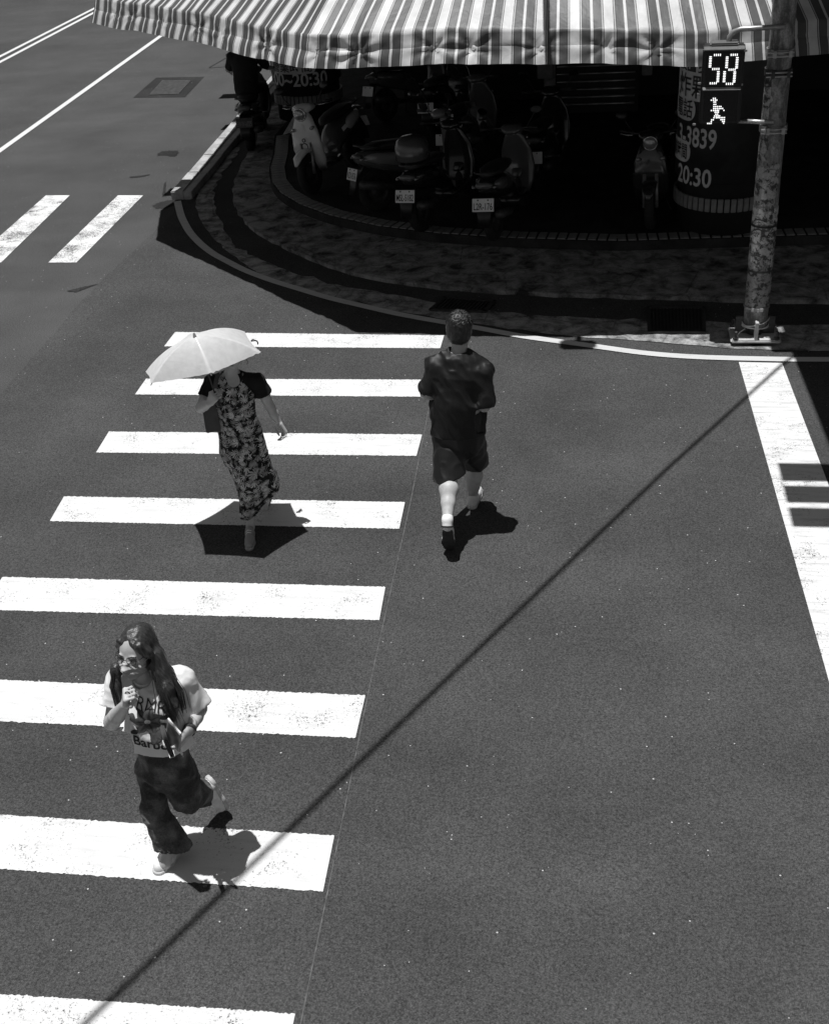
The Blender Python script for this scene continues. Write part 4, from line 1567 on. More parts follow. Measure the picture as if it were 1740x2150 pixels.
# ------------------------------------------------------------------ the woman under the parasol
def mat_palm():
    m, nt, b = new_mat('palm_print')
    co = coords(nt)
    nz = nt.nodes.new('ShaderNodeTexNoise'); nz.inputs['Scale'].default_value = 8.0
    nt.links.new(co, nz.inputs['Vector'])
    layers = None
    for sc, off, seed in ((19.0, 0.0, 1.0), (23.0, 5.3, 2.0), (16.0, 9.1, 3.0)):
        mp = nt.nodes.new('ShaderNodeMapping'); mp.inputs['Location'].default_value = (off, off * 1.7, off * .6)
        mp.inputs['Scale'].default_value = (1, .55, 1)
        nt.links.new(co, mp.inputs[0])
        vo = nt.nodes.new('ShaderNodeTexVoronoi'); vo.inputs['Scale'].default_value = sc
        nt.links.new(mp.outputs[0], vo.inputs['Vector'])
        sb = nt.nodes.new('ShaderNodeVectorMath'); sb.operation = 'SUBTRACT'
        nt.links.new(mp.outputs[0], sb.inputs[0]); nt.links.new(vo.outputs['Position'], sb.inputs[1])
        xyz = nt.nodes.new('ShaderNodeSeparateXYZ'); nt.links.new(sb.outputs[0], xyz.inputs[0])
        cc = nt.nodes.new('ShaderNodeSeparateColor'); nt.links.new(vo.outputs['Color'], cc.inputs[0])
        at = mathn(nt, 'ARCTAN2', xyz.outputs[0], xyz.outputs[2])
        at = mathn(nt, 'ADD', at, mathn(nt, 'MULTIPLY', cc.outputs[0], 6.283))
        fr = mathn(nt, 'SINE', mathn(nt, 'MULTIPLY', at, 11.0))
        lob = mathn(nt, 'SINE', mathn(nt, 'ADD', at, 0.7))
        leaf = mathn(nt, 'ADD', mathn(nt, 'MULTIPLY', fr, 0.5), mathn(nt, 'MULTIPLY', lob, 0.85))
        rad = mathn(nt, 'MULTIPLY', vo.outputs['Distance'], 1.5)
        leaf = mathn(nt, 'SUBTRACT', leaf, rad)
        l = maprange(nt, leaf, -0.35, 0.05, 0.0, 1.0)
        l = mathn(nt, 'MULTIPLY', l, maprange(nt, cc.outputs[1], 0, 1, 0.25, 1.0))
        layers = l if layers is None else mathn(nt, 'MAXIMUM', layers, l)
    c = maprange(nt, layers, 0.0, 1.0, 0.011, 0.60)
    nt.links.new(c, b.inputs['Base Color'])
    b.inputs['Roughness'].default_value = 0.8
    b.inputs['Specular IOR Level'].default_value = 0.15
    return m


def build_woman():
    root = empty('person', gz(526, 1140), 'woman in palm print dress striding under a silver parasol', 'person')
    Y0 = 7.58
    shR, shL = V3((444, 803, Y0), (540, 800, Y0 + .03))
    elR, haR = V3((422, 856, 7.46), (441, 846, 7.28))
    elL, wrL = V3((568, 856, 7.64), (586, 888, 7.64))
    nk, nk2 = V3((488, 792, Y0 + .02), (487, 768, Y0))
    hc = gy(489, 742, Y0 - .01)
    R = frame_of((0.0, -1, -0.06))
    hipR, hipL = V3((490, 922, Y0 + .01), (528, 922, Y0 + .03))
    kneR, ankR = V3((520, 1005, Y0 - .10), (526, 1106, 7.43))
    kneL, ankL = V3((545, 985, Y0 + .02), (557, 1050, Y0 + .26))
    ax = (0, 1, 0)
    F = Field(*bounds([shR, shL, elR, haR, wrL, hc + (0, 0, .1), ankR, ankL], 0.13), 0.005)
    F.chain([gy(508, 915, Y0 + .02), gy(497, 870, Y0), gy(489, 825, Y0), gy(489, 808, Y0 + .02)], [0.14, 0.115, 0.13, 0.11], 0.05, flat=(ax, .68))
    F.chain([shR, nk + (0, 0, -.01), shL], [0.043, 0.05, 0.043], 0.04)
    F.chain([nk, nk2, hc], [0.050, 0.046, 0.045], 0.02)
    F.chain([shR, elR], [0.044, 0.037], 0.02); F.chain([elR, lerp(elR, haR, .4), haR], [0.038, 0.036, 0.024], 0.012)
    F.chain([shL, lerp(shL, elL, .5), elL], [0.044, 0.042, 0.036], 0.02); F.chain([elL, lerp(elL, wrL, .35), wrL], [0.036, 0.035, 0.023], 0.012)
    F.chain([hipR, kneR, lerp(kneR, ankR, .35) + (0, .01, 0), ankR], [0.08, 0.046, 0.047, 0.030], 0.03)
    F.chain([hipL, kneL, lerp(kneL, ankL, .35), ankL], [0.08, 0.052, 0.050, 0.030], 0.03)
    F.cone(ankR, ankR + (0, -.06, -.06), 0.03, 0.03, 0.02)
    F.cone(ankL, ankL + (0, -.05, -.05), 0.03, 0.03, 0.02)
    # right hand closed on the shaft, left hand loosely closed
    hand(F, haR, (0.55, -.25, .75), (0.35, .8, -.1), [1.25, 1.3, 1.3, 1.35], 0.95, 1)
    hand(F, wrL, (0.35, .05, -.9), (-.5, -.6, -.1), [.75, .85, .95, 1.0], 0.95, 1)
    P = head_shape(F, hc, R, 0.94)
    F.mesh('body', M_SKIN2, root)
    bm = bmesh.new()
    tube(bm, [P(-.022, .0935, -.055), P(0, .0965, -.054), P(.022, .0935, -.055)], [0.002, 0.0035, 0.002], 6)
    wparent(bm_obj('lips', bm, plain('lips', 0.16, 0.5), None, True), root)
    H = Field(*bounds([hc], 0.16), 0.005)
    H.ball(P(0, -0.022, 0.035), (0.076, 0.092, 0.086), 0.02, rot=R)
    H.ball(P(0, -0.06, -0.03), (0.070, 0.055, 0.075), 0.03, rot=R)
    H.ball(P(0, 0.11, -0.03), (0.078, 0.085, 0.10), 0.01, '-', R)
    H.waves(0.003, [(140, .3), (170, .3)], 8, True)
    hair = H.mesh('hair', M_HAIR, root)
    bm = bmesh.new()
    for k, (a, b_) in enumerate((((.085, 0, -.03), (.10, .01, -.09)), ((.08, -.02, -.05), (.095, -.01, -.10)))):
        tube(bm, [P(*a), P((a[0] + b_[0]) / 2 + .012, a[1], (a[2] + b_[2]) / 2), P(*b_)], [.002, .0015, .0008], 4)
        tube(bm, [P(-a[0], a[1], a[2]), P(-(a[0] + b_[0]) / 2 - .012, a[1], (a[2] + b_[2]) / 2), P(-b_[0], b_[1], b_[2])], [.002, .0015, .0008], 4)
    sub(bm_obj('lock', bm, M_HAIR, None), hair)
    # black top with fluttering sleeves
    M_TOP = mat_cloth('black_top', 0.016, 0.85, wr=0.2)
    S_ = Field(*bounds([shR, shL, gy(495, 870, Y0), nk], 0.13), 0.005)
    S_.chain([gy(496, 872, Y0), gy(489, 830, Y0), gy(489, 806, Y0 + .02)], [0.118, 0.138, 0.112], 0.05, flat=(ax, .69))
    S_.chain([shR, nk + (0, .01, -.018), shL], [0.052, 0.050, 0.052], 0.04)
    uR = unit(elR - shR); uL = unit(elL - shL)
    S_.chain([shR, shR + uR * .13], [0.052, 0.062], 0.02)
    S_.chain([shL, shL + uL * .13], [0.052, 0.064], 0.02)
    S_.waves(0.006, [(60, .4), (90, .4)], 9, True)
    for s_, u_ in ((shR, uR), (shL, uL)):
        S_.cyl(s_ + u_ * .115, s_ + u_ * .3, 0.12)
        S_.cone(s_ + u_ * .05, s_ + u_ * .2, 0.042, 0.062, 0.004, '-')
    S_.ball(gy(487, 798, Y0 - .085), (0.058, 0.075, 0.085), 0.004, '-')
    S_.cone(nk, nk2 + (0, 0, .1), 0.052, 0.055, 0.004, '-')
    S_.mesh('top', M_TOP, root)
    # the dress: bib with straps, gathered waist and a swinging skirt
    D_ = Field(*bounds([shR, shL, gy(470, 1060, Y0 - .1), gy(600, 1040, Y0 + .2)], 0.13), 0.006)
    D_.chain([gy(499, 882, Y0), gy(494, 850, Y0), gy(489, 825, Y0), gy(489, 803, Y0 + .02)], [0.128, 0.138, 0.146, 0.116], 0.04, flat=(ax, .70))
    D_.chain([gy(499, 880, Y0), gy(503, 905, Y0 + .01), gy(511, 945, Y0 + .02)], [0.136, 0.152, 0.166], 0.04, flat=(ax, .78))
    D_.chain([gy(510, 940, Y0 + .02), gy(532, 985, Y0 + .03), gy(549, 1022, Y0 + .05), gy(560, 1085, Y0 + .07)], [0.160, 0.138, 0.140, 0.148], 0.04, flat=((-.3, 1, 0), .9))
    D_.chain([gy(500, 950, Y0 - .04), gy(522, 1010, Y0 - .10), gy(528, 1095, Y0 - .13)], [0.11, 0.085, 0.075], 0.05)
    D_.cone(gy(548, 1020, Y0 + .05), gy(582, 1075, Y0 + .17), 0.11, 0.065, 0.05)
    D_.waves(0.009, [(55, .14), (80, .14)], 21, True, mask=lambda P_: np.clip((gy(497, 885, Y0)[2] - P_[2]) * 6 + .4, 0.25, 1.2), tilt=(-.35, 0))
    D_.plane(gy(536, 1052, Y0 - .02), (0.34, .30, -1))
    D_.ball(gy(487, 793, Y0 - .10), (0.076, 0.12, 0.092), 0.004, '-')
    D_.cone(nk, nk2 + (0, 0, .1), 0.075, 0.085, 0.004, '-')
    for s_, sg in ((shR, -1), (shL, 1)):
        D_.ball(s_ + (sg * .045, 0, .03), (0.066, 0.16, 0.16), 0.0, '-')
    D_.mesh('dress', mat_palm(), root)
    # shoes
    toe = gz(524, 1157); heel = gz(528, 1117)
    M_GSH = plain('grey_shoe', 0.26, 0.6, 0.12, 20, bmp=0.15)
    t0 = heel + unit(toe - heel) * 0.255
    shoe(root, heel + unit(toe - heel) * .01, t0 + unit(toe - heel) * .02, (0, 0, 1), 0.95, M_GSH, plain('grey_sole', 0.3, 0.7), 0.92)
    h2 = gy(562, 1046, 7.98); t2 = gz(552, 1072)
    shoe(root, h2, t2, (0.1, -.6, .8), 0.92, M_GSH, M_SOLE_D, 0.9)
    # watch-like hair tie on the wrist is not seen; tote bag and parasol are things of their own
    bag = empty('tote_bag', gy(446, 905, 7.52), 'soft grey tote bag hanging at the hip of the parasol woman', 'tote bag')
    B = Field(*bounds(V3((446, 845, 7.52), (446, 910, 7.52)), 0.16), 0.006)
    top, bot = gy(450, 846, 7.54), gy(445, 900, 7.51)
    B.chain([top, bot], [0.055, 0.062], 0.02)
    axb = unit(bot - top)
    D0 = Field(B.lo, B.lo + B.n * B.h, B.h)
    sl, G = D0.grid(B.lo, B.lo + B.n * B.h)
    Rz = frame_of((0.35, -1, 0))
    X = [sum(Rz[j][i] * (G[i] - lerp(top, bot, .5)[i]) for i in range(3)) for j in range(3)]
    tz_ = np.clip((X[2] + 0.11) / .22, 0, 1)
    D0.put(sl, np.maximum(np.maximum(np.abs(X[0]) - 0.066, np.abs(X[1]) - (0.034 - 0.024 * tz_)), np.abs(X[2]) - 0.115), 0)
    D0.waves(0.004, [(40, .5), (60, .4)], 5, True)
    M_BAG = mat_cloth('tote_cloth', 0.085, 0.8, wr=0.3)
    D0.mesh('bag', M_BAG, bag, 2)
    for dy in (-.03, .03):
        bm = bmesh.new()
        sp = gy(458, 788, Y0 - .01 + dy)
        tube(bm, [gy(455, 850, 7.51 + dy * .5), gy(451, 820, 7.49 + dy), gy(454, 800, 7.52 + dy), sp + (0, 0, .01), sp + (.01, .06, -.02)], [0.016] * 5, 8, flat=0.25)
        wparent(bm_obj('strap', bm, M_BAG, None, True), bag)
    # parasol
    tips_z = dict(left=((306, 781), 1.33), nearleft=((315.5, 804.5), 1.44), near=((443, 784), 1.53), right=((548.5, 739), 1.515))
    T = {k: gz(*v[0], v[1]) for k, v in tips_z.items()}
    cen = (T['left'] + T['right']) / 2
    tl = [T['left'], T['nearleft'], T['near'], T['right'], np.array((-2.57, 7.88, 1.50)), np.array((-3.03, 7.90, 1.40))]
    cen = sum(tl) / 6
    nrm = unit(np.cross(tl[2] - tl[0], tl[3] - tl[0]))
    if nrm[2] < 0: nrm = -nrm
    apx = min((gz(408.5, 704.5, z) for z in np.linspace(1.55, 2.1, 111)), key=lambda q: abs((q - cen) @ nrm - 0.22))
    par = empty('parasol', haR, 'silver folding parasol held low over the woman in the palm print dress', 'parasol')
    m, nt, b = new_mat('silver_cloth')
    co = coords(nt)
    nt.links.new(maprange(nt, noise(nt, co, 20.0, 3.0), .3, .7, .66, .76), b.inputs['Base Color'])
    b.inputs['Roughness'].default_value = 0.42
    b.inputs['Metallic'].default_value = 0.1
    b.inputs['Sheen Weight'].default_value = 0.2
    bump(nt, b, noise(nt, coords(nt, 'Object', (1, 1, 3)), 9.0, 3.0, .5, 1.0), 0.06, 0.02)
    bm = bmesh.new()
    NT, NR = 20, 22
    ribs = []
    for i in range(6):
        t = tl[i]; mid = (apx + t) / 2 + nrm * 0.075 + (t - apx) * 0.05
        ribs.append([apx * (1 - s) ** 2 + mid * 2 * s * (1 - s) + t * s * s for s in np.linspace(0, 1, NR)])
    rgp = np.random.default_rng(3)
    rows = []
    for j in range(NR):
        s = j / (NR - 1); row = []
        for i in range(6):
            A, Bb = ribs[i][j], ribs[(i + 1) % 6][j]
            for k in range(NT):
                u_ = k / NT
                p = A * (1 - u_) + Bb * u_
                w = 4 * u_ * (1 - u_)
                p = p + (apx * .25 + cen * .75 - p) * (0.035 * w * s ** 2) - nrm * 0.008 * w * s
                # folds gathered at the rib tips
                du = min(u_, 1 - u_)
                p = p + nrm * 0.006 * s ** 4 * math.sin(38 * math.sqrt(du) + i) * math.exp(-du * 5)
                row.append(bm.verts.new(p))
        rows.append(row)
    for j in range(NR - 1):
        n = len(rows[j])
        for k in range(n):
            if j == 0 and False: continue
            bm.faces.new((rows[j][k], rows[j][(k + 1) % n], rows[j + 1][(k + 1) % n], rows[j + 1][k]))
    bmesh.ops.remove_doubles(bm, verts=bm.verts, dist=1e-5)
    can = wparent(bm_obj('canopy', bm, m, None, True), par)
    for i in range(6):
        bm = bmesh.new(); tube(bm, [p - nrm * .016 for p in ribs[i]], 0.0035, 6); wparent(bm_obj('rib', bm, M_STEEL, None), par)
    bm = bmesh.new(); tube(bm, [tl[i] for i in ()] or [apx - nrm * .01, apx + nrm * 0.018], [0.014, 0.006], 10); wparent(bm_obj('ferrule', bm, M_GREY, None), par)
    grip = haR + unit((0.55, -.25, .75)) * .075 + unit((.35, .8, -.1)) * .022
    bm = bmesh.new(); tube(bm, [apx, grip], 0.0055, 8); wparent(bm_obj('shaft', bm, M_DSTEEL, None), par)
    d = unit(grip - apx)
    bm = bmesh.new(); tube(bm, [grip - d * .03, grip + d * .08], 0.013, 10); wparent(bm_obj('handle', bm, M_BLACK, None), par)
    # the tie strap fluttering at the back tip
    e = gz(540, 716, 1.46)
    bm = bmesh.new(); tube(bm, [gz(527, 716, 1.48), gz(533, 714, 1.485), e, gz(542, 722, 1.45)], [0.012, 0.016, 0.014, 0.010], 8, flat=.3)
    wparent(bm_obj('tie_strap', bm, M_DSTEEL, None, True), par)
# ------------------------------------------------------------------ the young woman with the face mask
def mat_denim():
    m, nt, b = new_mat('washed_denim')
    co = coords(nt)
    n1 = maprange(nt, noise(nt, co, 6.0, 4.0, 0.6), 0.42, 0.68, 0.0, 1.0)
    n2 = maprange(nt, noise(nt, co, 120.0, 3.0, 0.7), 0.3, 0.7, 0.7, 1.3)
    v = mathn(nt, 'MULTIPLY', maprange(nt, n1, 0, 1, 0.046, 0.19), n2)
    nt.links.new(v, b.inputs['Base Color'])
    b.inputs['Roughness'].default_value = 0.85
    b.inputs['Specular IOR Level'].default_value = 0.2
    bump(nt, b, noise(nt, coords(nt, 'Object', (1, 1, 1)), 22.0, 4.0, 0.6, 1.0), 0.3, 0.012)
    return m


def project(bm, bvh, d, off):
    """lay a flat print onto a garment along d"""
    d = Vector(d).normalized()
    for v in bm.verts:
        h = bvh.ray_cast(v.co - d * 0.5, d)
        if h[0] is not None: v.co = h[0] - d * off
    return bm


def build_girl():
    root = empty('person', gz(345, 1815), 'long haired woman in face mask, glasses and white printed t-shirt hurrying with one foot raised', 'person')
    Y0 = 4.27
    hc = gy(288, 1366, Y0 + .01)
    R = frame_of((-0.24, -1, 0.06))
    nk, nk2 = V3((310, 1424, Y0 + .05), (300, 1404, Y0 + .03))
    shR, shL = V3((254, 1420, Y0 + .05), (378, 1430, Y0 + .06))
    elR, wrR = V3((236, 1516, Y0 - .05), (264, 1480, Y0 - .20))
    elL, wrL = V3((418, 1488, Y0 + .10), (396, 1537, Y0 - .10))
    hipR, knR, anR = V3((310, 1612, Y0 + .02), (324, 1690, Y0 - .02), (352, 1782, 4.19))
    hipL, knL, anL = V3((373, 1612, Y0 + .03), (394, 1675, Y0 + .0), (427, 1663, Y0 + .20))
    ax = R[1] * (1, 1, 0)
    F = Field(*bounds([hc + (0, 0, .1), hc, shR, shL, elR, wrR, elL, wrL, anR, anL], 0.15), 0.0048)
    F.chain([gy(345, 1585, Y0 + .02), gy(332, 1540, Y0 + .02), gy(322, 1480, Y0 + .02), gy(316, 1438, Y0 + .05)], [0.12, 0.12, 0.135, 0.11], 0.05, flat=(ax, .68))
    F.chain([shR, nk + (0, 0, -.01), shL], [0.044, 0.05, 0.044], 0.04)
    F.chain([nk, nk2, hc], [0.048, 0.045, 0.045], 0.02)
    F.chain([shR, elR], [0.046, 0.040], 0.02); F.chain([elR, lerp(elR, wrR, .35), wrR], [0.041, 0.040, 0.026], 0.012)
    F.chain([shL, elL], [0.046, 0.040], 0.02); F.chain([elL, lerp(elL, wrL, .35), wrL], [0.040, 0.039, 0.026], 0.012)
    F.chain([hipR + (.05, 0, 0), gy(324, 1652, Y0), knR + (.008, 0, 0), gy(345, 1735, 4.22), anR], [0.055, 0.05, 0.045, 0.042, 0.032], 0.02)
    F.chain([hipL, knL, anL], [0.055, 0.045, 0.032], 0.02)
    F.cone(anR, gz(347, 1812, .05), 0.032, 0.034, 0.02)
    F.cone(anL, gy(442, 1652, Y0 + .25), 0.032, 0.032, 0.02)
    hand(F, wrR, (0.25, -.22, .9), (0.75, .35, -.25), [1.45, 1.5, 1.5, 1.5], 1.0, -1, thumb_in=.8)
    hand(F, wrL, (-0.50, -.45, -.55), (-.75, .35, .45), [.75, .8, .85, .9], 1.0, 1, thumb_in=.3)
    P = head_shape(F, hc, R, 1.03)
    F.mesh('body', M_SKIN, root)
    # eyes, brows
    M_EYE = plain('dark_eye', 0.012, 0.2, 0.2, 20)
    for x in (-1, 1):
        bm = bmesh.new()
        tube(bm, [P(x * .046, .0785, .004), P(x * .032, .0865, .0015), P(x * .017, .0835, .004)], [.0012, .0046, .0018], 8, flat=.9)
        tube(bm, [P(x * .050, .075, .011), P(x * .032, .0875, .0095), P(x * .016, .0845, .008)], [.001, .0022, .001], 6)
        wparent(bm_obj('eye', bm, M_EYE, None, True), root)
        bm = bmesh.new()
        tube(bm, [P(x * .052, .077, .026), P(x * .036, .0895, .031), P(x * .015, .0895, .022)], [.001, .0034, .0022], 6)
        wparent(bm_obj('eyebrow', bm, M_HAIR, None, True), root)
    # glasses
    M_RIM = plain('glasses_rim', 0.03, 0.3, 0.1, 20, metal=.4)
    gl = bmesh.new()
    for x in (-1, 1):
        tube(gl, [P(x * .033 + .0245 * math.cos(a), .1005 - .002 * abs(math.cos(a)) - (.006 if x * math.cos(a) > .6 else 0), .011 + .0215 * math.sin(a)) for a in np.linspace(0, 6.283, 28)], 0.0016, 6, cap=False)
        tube(gl, [P(x * .058, .094, .016), P(x * .068, .07, .014), P(x * .074, .0, .012)], 0.0018, 6)
    tube(gl, [P(-.0085, .1005, .012), P(0, .104, .016), P(.0085, .1005, .012)], 0.0017, 6)
    g_ = wparent(bm_obj('glasses', gl, M_RIM, None, True), root)
    mg, ntg, bg = new_mat('clear_lens')
    bg.inputs['Alpha'].default_value = 0.10; bg.inputs['Roughness'].default_value = 0.05
    bg.inputs['Base Color'].default_value = g3(0.95)
    for x in (-1, 1):
        bm = bmesh.new()
        bm.faces.new([bm.verts.new(P(x * .033 + .0235 * math.cos(a), .0998, .011 + .0205 * math.sin(a))) for a in np.linspace(0, 6.283, 24, endpoint=False)])
        sub(bm_obj('lens', bm, mg, None), g_)
    # pleated face mask with ear loops
    Mk = Field(*bounds([P(0, .05, -.05)], 0.13), 0.004)
    Mk.ball(P(0, 0.030, -0.050), np.array((0.073, 0.084, 0.074)), 0.02, rot=R)
    Mk.cone(P(0, 0.094, 0.000), P(0, 0.112, -0.032), 0.014, 0.020, 0.02)
    Mk.cone(P(0, 0.080, -0.07), P(0, 0.070, -0.094), 0.028, 0.026, 0.03)
    Mk.plane(P(0, 0.09, 0.002), R[2] + R[1] * -.35)
    Mk.plane(P(0, 0.038, 0), -R[1] + R[2] * .12)
    Mk.plane(P(0, 0.05, -0.108), -R[2])
    sl, G = Mk.grid(Mk.lo, Mk.lo + Mk.n * Mk.h)
    zz = sum(R[2][i] * (G[i] - hc[i]) for i in range(3)); xx = sum(R[0][i] * (G[i] - hc[i]) for i in range(3))
    Mk.D += (0.007 * np.abs(np.sin((zz + .004) * 118 + 14 * xx * xx * 20)) ** .6).astype(np.float32)
    mk = Mk.mesh('face_mask', mat_cloth('mask_cloth', 0.40, 0.8, .25), root)
    bm = bmesh.new()
    for x in (-1, 1):
        tube(bm, [P(x * .060, .048, -.022), P(x * .074, .02, -.012), P(x * .079, -.012, .006)], .0018, 5)
        tube(bm, [P(x * .054, .045, -.082), P(x * .072, .015, -.055), P(x * .079, -.014, -.01)], .0018, 5)
    sub(bm_obj('ear_loop', bm, M_SHOE, None), mk)
    # hair, parted in the middle and falling over both shoulders
    H = Field(*bounds([hc + (0, 0, .1), gy(240, 1480, Y0), gy(375, 1510, Y0 - .05)], 0.13), 0.0048)
    H.ball(P(0, -0.020, 0.040), (0.079, 0.100, 0.091), 0.02, rot=R)
    H.ball(P(0, -0.055, -0.03), (0.080, 0.060, 0.10), 0.03, rot=R)
    H.chain([P(.052, .048, .078), P(.074, .026, .030), P(.078, .014, -.03), P(.080, .03, -.09)], [.013, .013, .013, .018], 0.02)
    H.chain([P(-.058, .052, .075), P(-.080, .030, .030), P(-.088, .010, -.03), P(-.095, .01, -.09)], [.022, .022, .024, .030], 0.02)
    Ra = V3((244, 1405, Y0 - .04), (243, 1440, Y0 - .07), (256, 1480, Y0 - .10))
    H.chain([P(.082, .03, -.07), Ra[0], Ra[1], Ra[2]], [.020, .022, .022, .014], 0.03)
    La = V3((338, 1410, Y0 - .02), (350, 1445, Y0 - .06), (362, 1480, Y0 - .085), (366, 1512, Y0 - .09))
    H.chain([P(-.092, .01, -.06), La[0], La[1], La[2], La[3]], [.026, .030, .034, .028, .010], 0.03)
    H.chain([P(-.086, -.03, -.02), gy(352, 1415, Y0 + .01), gy(366, 1455, Y0 - .02), gy(370, 1490, Y0 - .06)], [.030, .030, .028, .010], 0.03)
    H.chain([P(-.05, -.06, -.06), gy(350, 1425, Y0 + .06)], [.05, .04], 0.03)
    # face opening
    H.waves(0.0028, [(170, .12), (230, .10)], 6, True)
    H.waves(0.006, [(45, .2), (60, .2)], 7, True, mask=lambda P_: np.clip((hc[2] - .05 - P_[2]) * 8, 0.05, .55))
    H.ball(P(0, 0.094, -0.014), (0.074, 0.066, 0.094), 0.010, '-', R)
    H.cone(P(0, 0.12, 0.02), P(0, 0.078, 0.086), 0.060, 0.016, 0.014, '-')
    H.cone(P(0, 0.08, 0.112), P(0, 0.0, 0.146), 0.004, 0.003, 0.010, '-')
    H.ball(P(-.083, .022, -.004), (.014, .026, .034), .008, '-', R)
    hair = H.mesh('hair', hair_mat('long_hair', 0.026, (.25, 1, .09)), root)
    rg = np.random.default_rng(11)
    bm = bmesh.new()
    def strand(pts, spread, r, n):
        for _ in range(n):
            o = rg.normal(size=3) * spread
            q = [p + o * (0.5 + .35 * i) + rg.normal(size=3) * spread * .25 for i, p in enumerate(pts)]
            tube(bm, q, [r, r, r * .9, r * .7, r * .2][:len(q)] if len(q) <= 5 else r, 4)
    fwd = R[1]
    strand([P(-.092, .03, -.05), La[0] + fwd * .03, La[1] + fwd * .038, La[2] + fwd * .03, La[3] + fwd * .01], .010, .0019, 80)
    strand([P(-.088, -.01, -.03), gy(358, 1415, Y0 - .0), gy(378, 1452, Y0 - .04), gy(384, 1488, Y0 - .07)], .009, .0018, 50)
    strand([P(.084, .045, -.05), Ra[0] + fwd * .014, Ra[1] + fwd * .02, Ra[2] + fwd * .015], .008, .0019, 50)
    sub(bm_obj('lock', bm, M_HAIR, None, True), hair)
    # t-shirt
    S_ = Field(*bounds([shR, shL, elR, elL, gy(335, 1590, Y0), nk], 0.16), 0.0055)
    S_.chain([gy(331, 1590, Y0 - .0), gy(329, 1530, Y0 + .01), gy(324, 1480, Y0 + .02), gy(317, 1440, Y0 + .05)], [0.205, 0.178, 0.160, 0.120], 0.05, flat=(ax, .70))
    S_.chain([gy(296, 1500, Y0 + .0), gy(284, 1588, Y0 - .01)], [0.085, 0.088], 0.06)
    S_.chain([shR, nk + (0, .01, -.018), shL], [0.058, 0.056, 0.060], 0.05)
    uR = unit(elR - shR); uL = unit(elL - shL)
    LR = np.linalg.norm(elR - shR); LL = np.linalg.norm(elL - shL)
    S_.chain([shR, shR + uR * LR * .95], [0.060, 0.072], 0.03)
    S_.chain([shL, shL + uL * LL * 1.05], [0.062, 0.082], 0.03)
    S_.waves(0.015, [(30, .4), (22, .45), (38, .4)], 41, True, tilt=(.3, .1))
    S_.waves(0.004, [(70, .5), (95, .5)], 42, True)
    for s_, u_, L, f_, r in ((shR, uR, LR, .62, .060), (shL, uL, LL, .76, .072)):
        S_.cyl(s_ + u_ * (L * f_), s_ + u_ * (L * f_ + .3), 0.14 if r < .07 else .125)
        S_.cone(s_ + u_ * L * .25, s_ + u_ * (L * f_ + .05), r - .022, r, 0.004, '-')
    S_.plane(gy(332, 1579, Y0 - .1), unit((0.0, -.05, -1)))
    S_.cone(nk + (0, -.03, .005), nk2 + (0, -.02, .12), 0.056, 0.065, 0.004, '-')
    M_SHIRT = mat_cloth('white_tee', 0.72, 0.85, .05, wr=0.25)
    tee = S_.mesh('t_shirt', M_SHIRT, root)
    bm = bmesh.new()
    nq = lerp(nk, nk2, .25)
    tube(bm, [nq + (0.058 * math.sin(a), -0.060 * math.cos(a) - .008, 0.012 - 0.018 * math.cos(a)) for a in np.linspace(0, 6.283, 32)], 0.0065, 8, cap=False)
    sub(bm_obj('collar', bm, M_SHIRT, None, True), tee)
    # print on the chest
    tb = bmesh.new(); tb.from_mesh(tee.data)
    bvh = BVHTree.FromBMesh(tb)
    DIR = -R[1] * (1, 1, 0) + np.array((0, 0, -.12)); DIR = unit(DIR)
    right = unit(np.cross((0, 0, 1), DIR)) * -1 if np.cross((0, 0, 1), DIR)[0] < 0 else unit(np.cross((0, 0, 1), DIR))
    upv = np.array((0, 0, 1.0))
    M_INK = plain('print_ink', 0.018, 0.8, 0.2, 30)
    M_INK2 = plain('print_grey', 0.06, 0.8, 0.5, 40)
    M_INK3 = plain('print_pale', 0.22, 0.8, 0.3, 40)
    def place(bm, px, py, tilt=0.0, mat=M_INK, off=0.003, name='print'):
        c = gy(px, py, Y0 - .12)
        ct, st_ = math.cos(tilt), math.sin(tilt)
        fine(bm, 0.012)
        for v in bm.verts:
            x, y = v.co.x * ct - v.co.y * st_, v.co.x * st_ + v.co.y * ct
            v.co = Vector(c + right * x + upv * y)
        project(bm, bvh, DIR, off)
        return sub(bm_obj(name, bm, mat, None), tee)
    place(fit_text('RMR', 0.155, 0.062, -0.005), 310, 1490, -.05)
    place(fit_text('Barbo', 0.180, 0.062, 0.022), 322, 1556, -.10)
    def petal(L, w, n=9):
        bm = bmesh.new()
        pts = [(L * t, w * math.sin(math.pi * t ** .8)) for t in np.linspace(0, 1, n)]
        bm.faces.new([bm.verts.new((x, y, 0)) for x, y in pts] + [bm.verts.new((x, -y, 0)) for x, y in pts[-2:0:-1]])
        return bm
    def rotated(bm, a, ox=0, oy=0):
        for v in bm.verts:
            x, y = v.co.x, v.co.y
            v.co.x = x * math.cos(a) - y * math.sin(a) + ox; v.co.y = x * math.sin(a) + y * math.cos(a) + oy
        return bm
    for k in range(7):
        place(rotated(petal(.085, .024), k * .9 + .5), 310, 1516, 0, M_INK2, .0034 + .0004 * k)
        place(rotated(petal(.070, .004), k * .9 + .5), 310, 1516, 0, M_INK, .0066)
    bm = bmesh.new(); bm.faces.new([bm.verts.new((.014 * math.cos(a), .013 * math.sin(a), 0)) for a in np.linspace(0, 6.283, 14, endpoint=False)])
    place(bm, 310, 1516, 0, M_INK3, .0075)
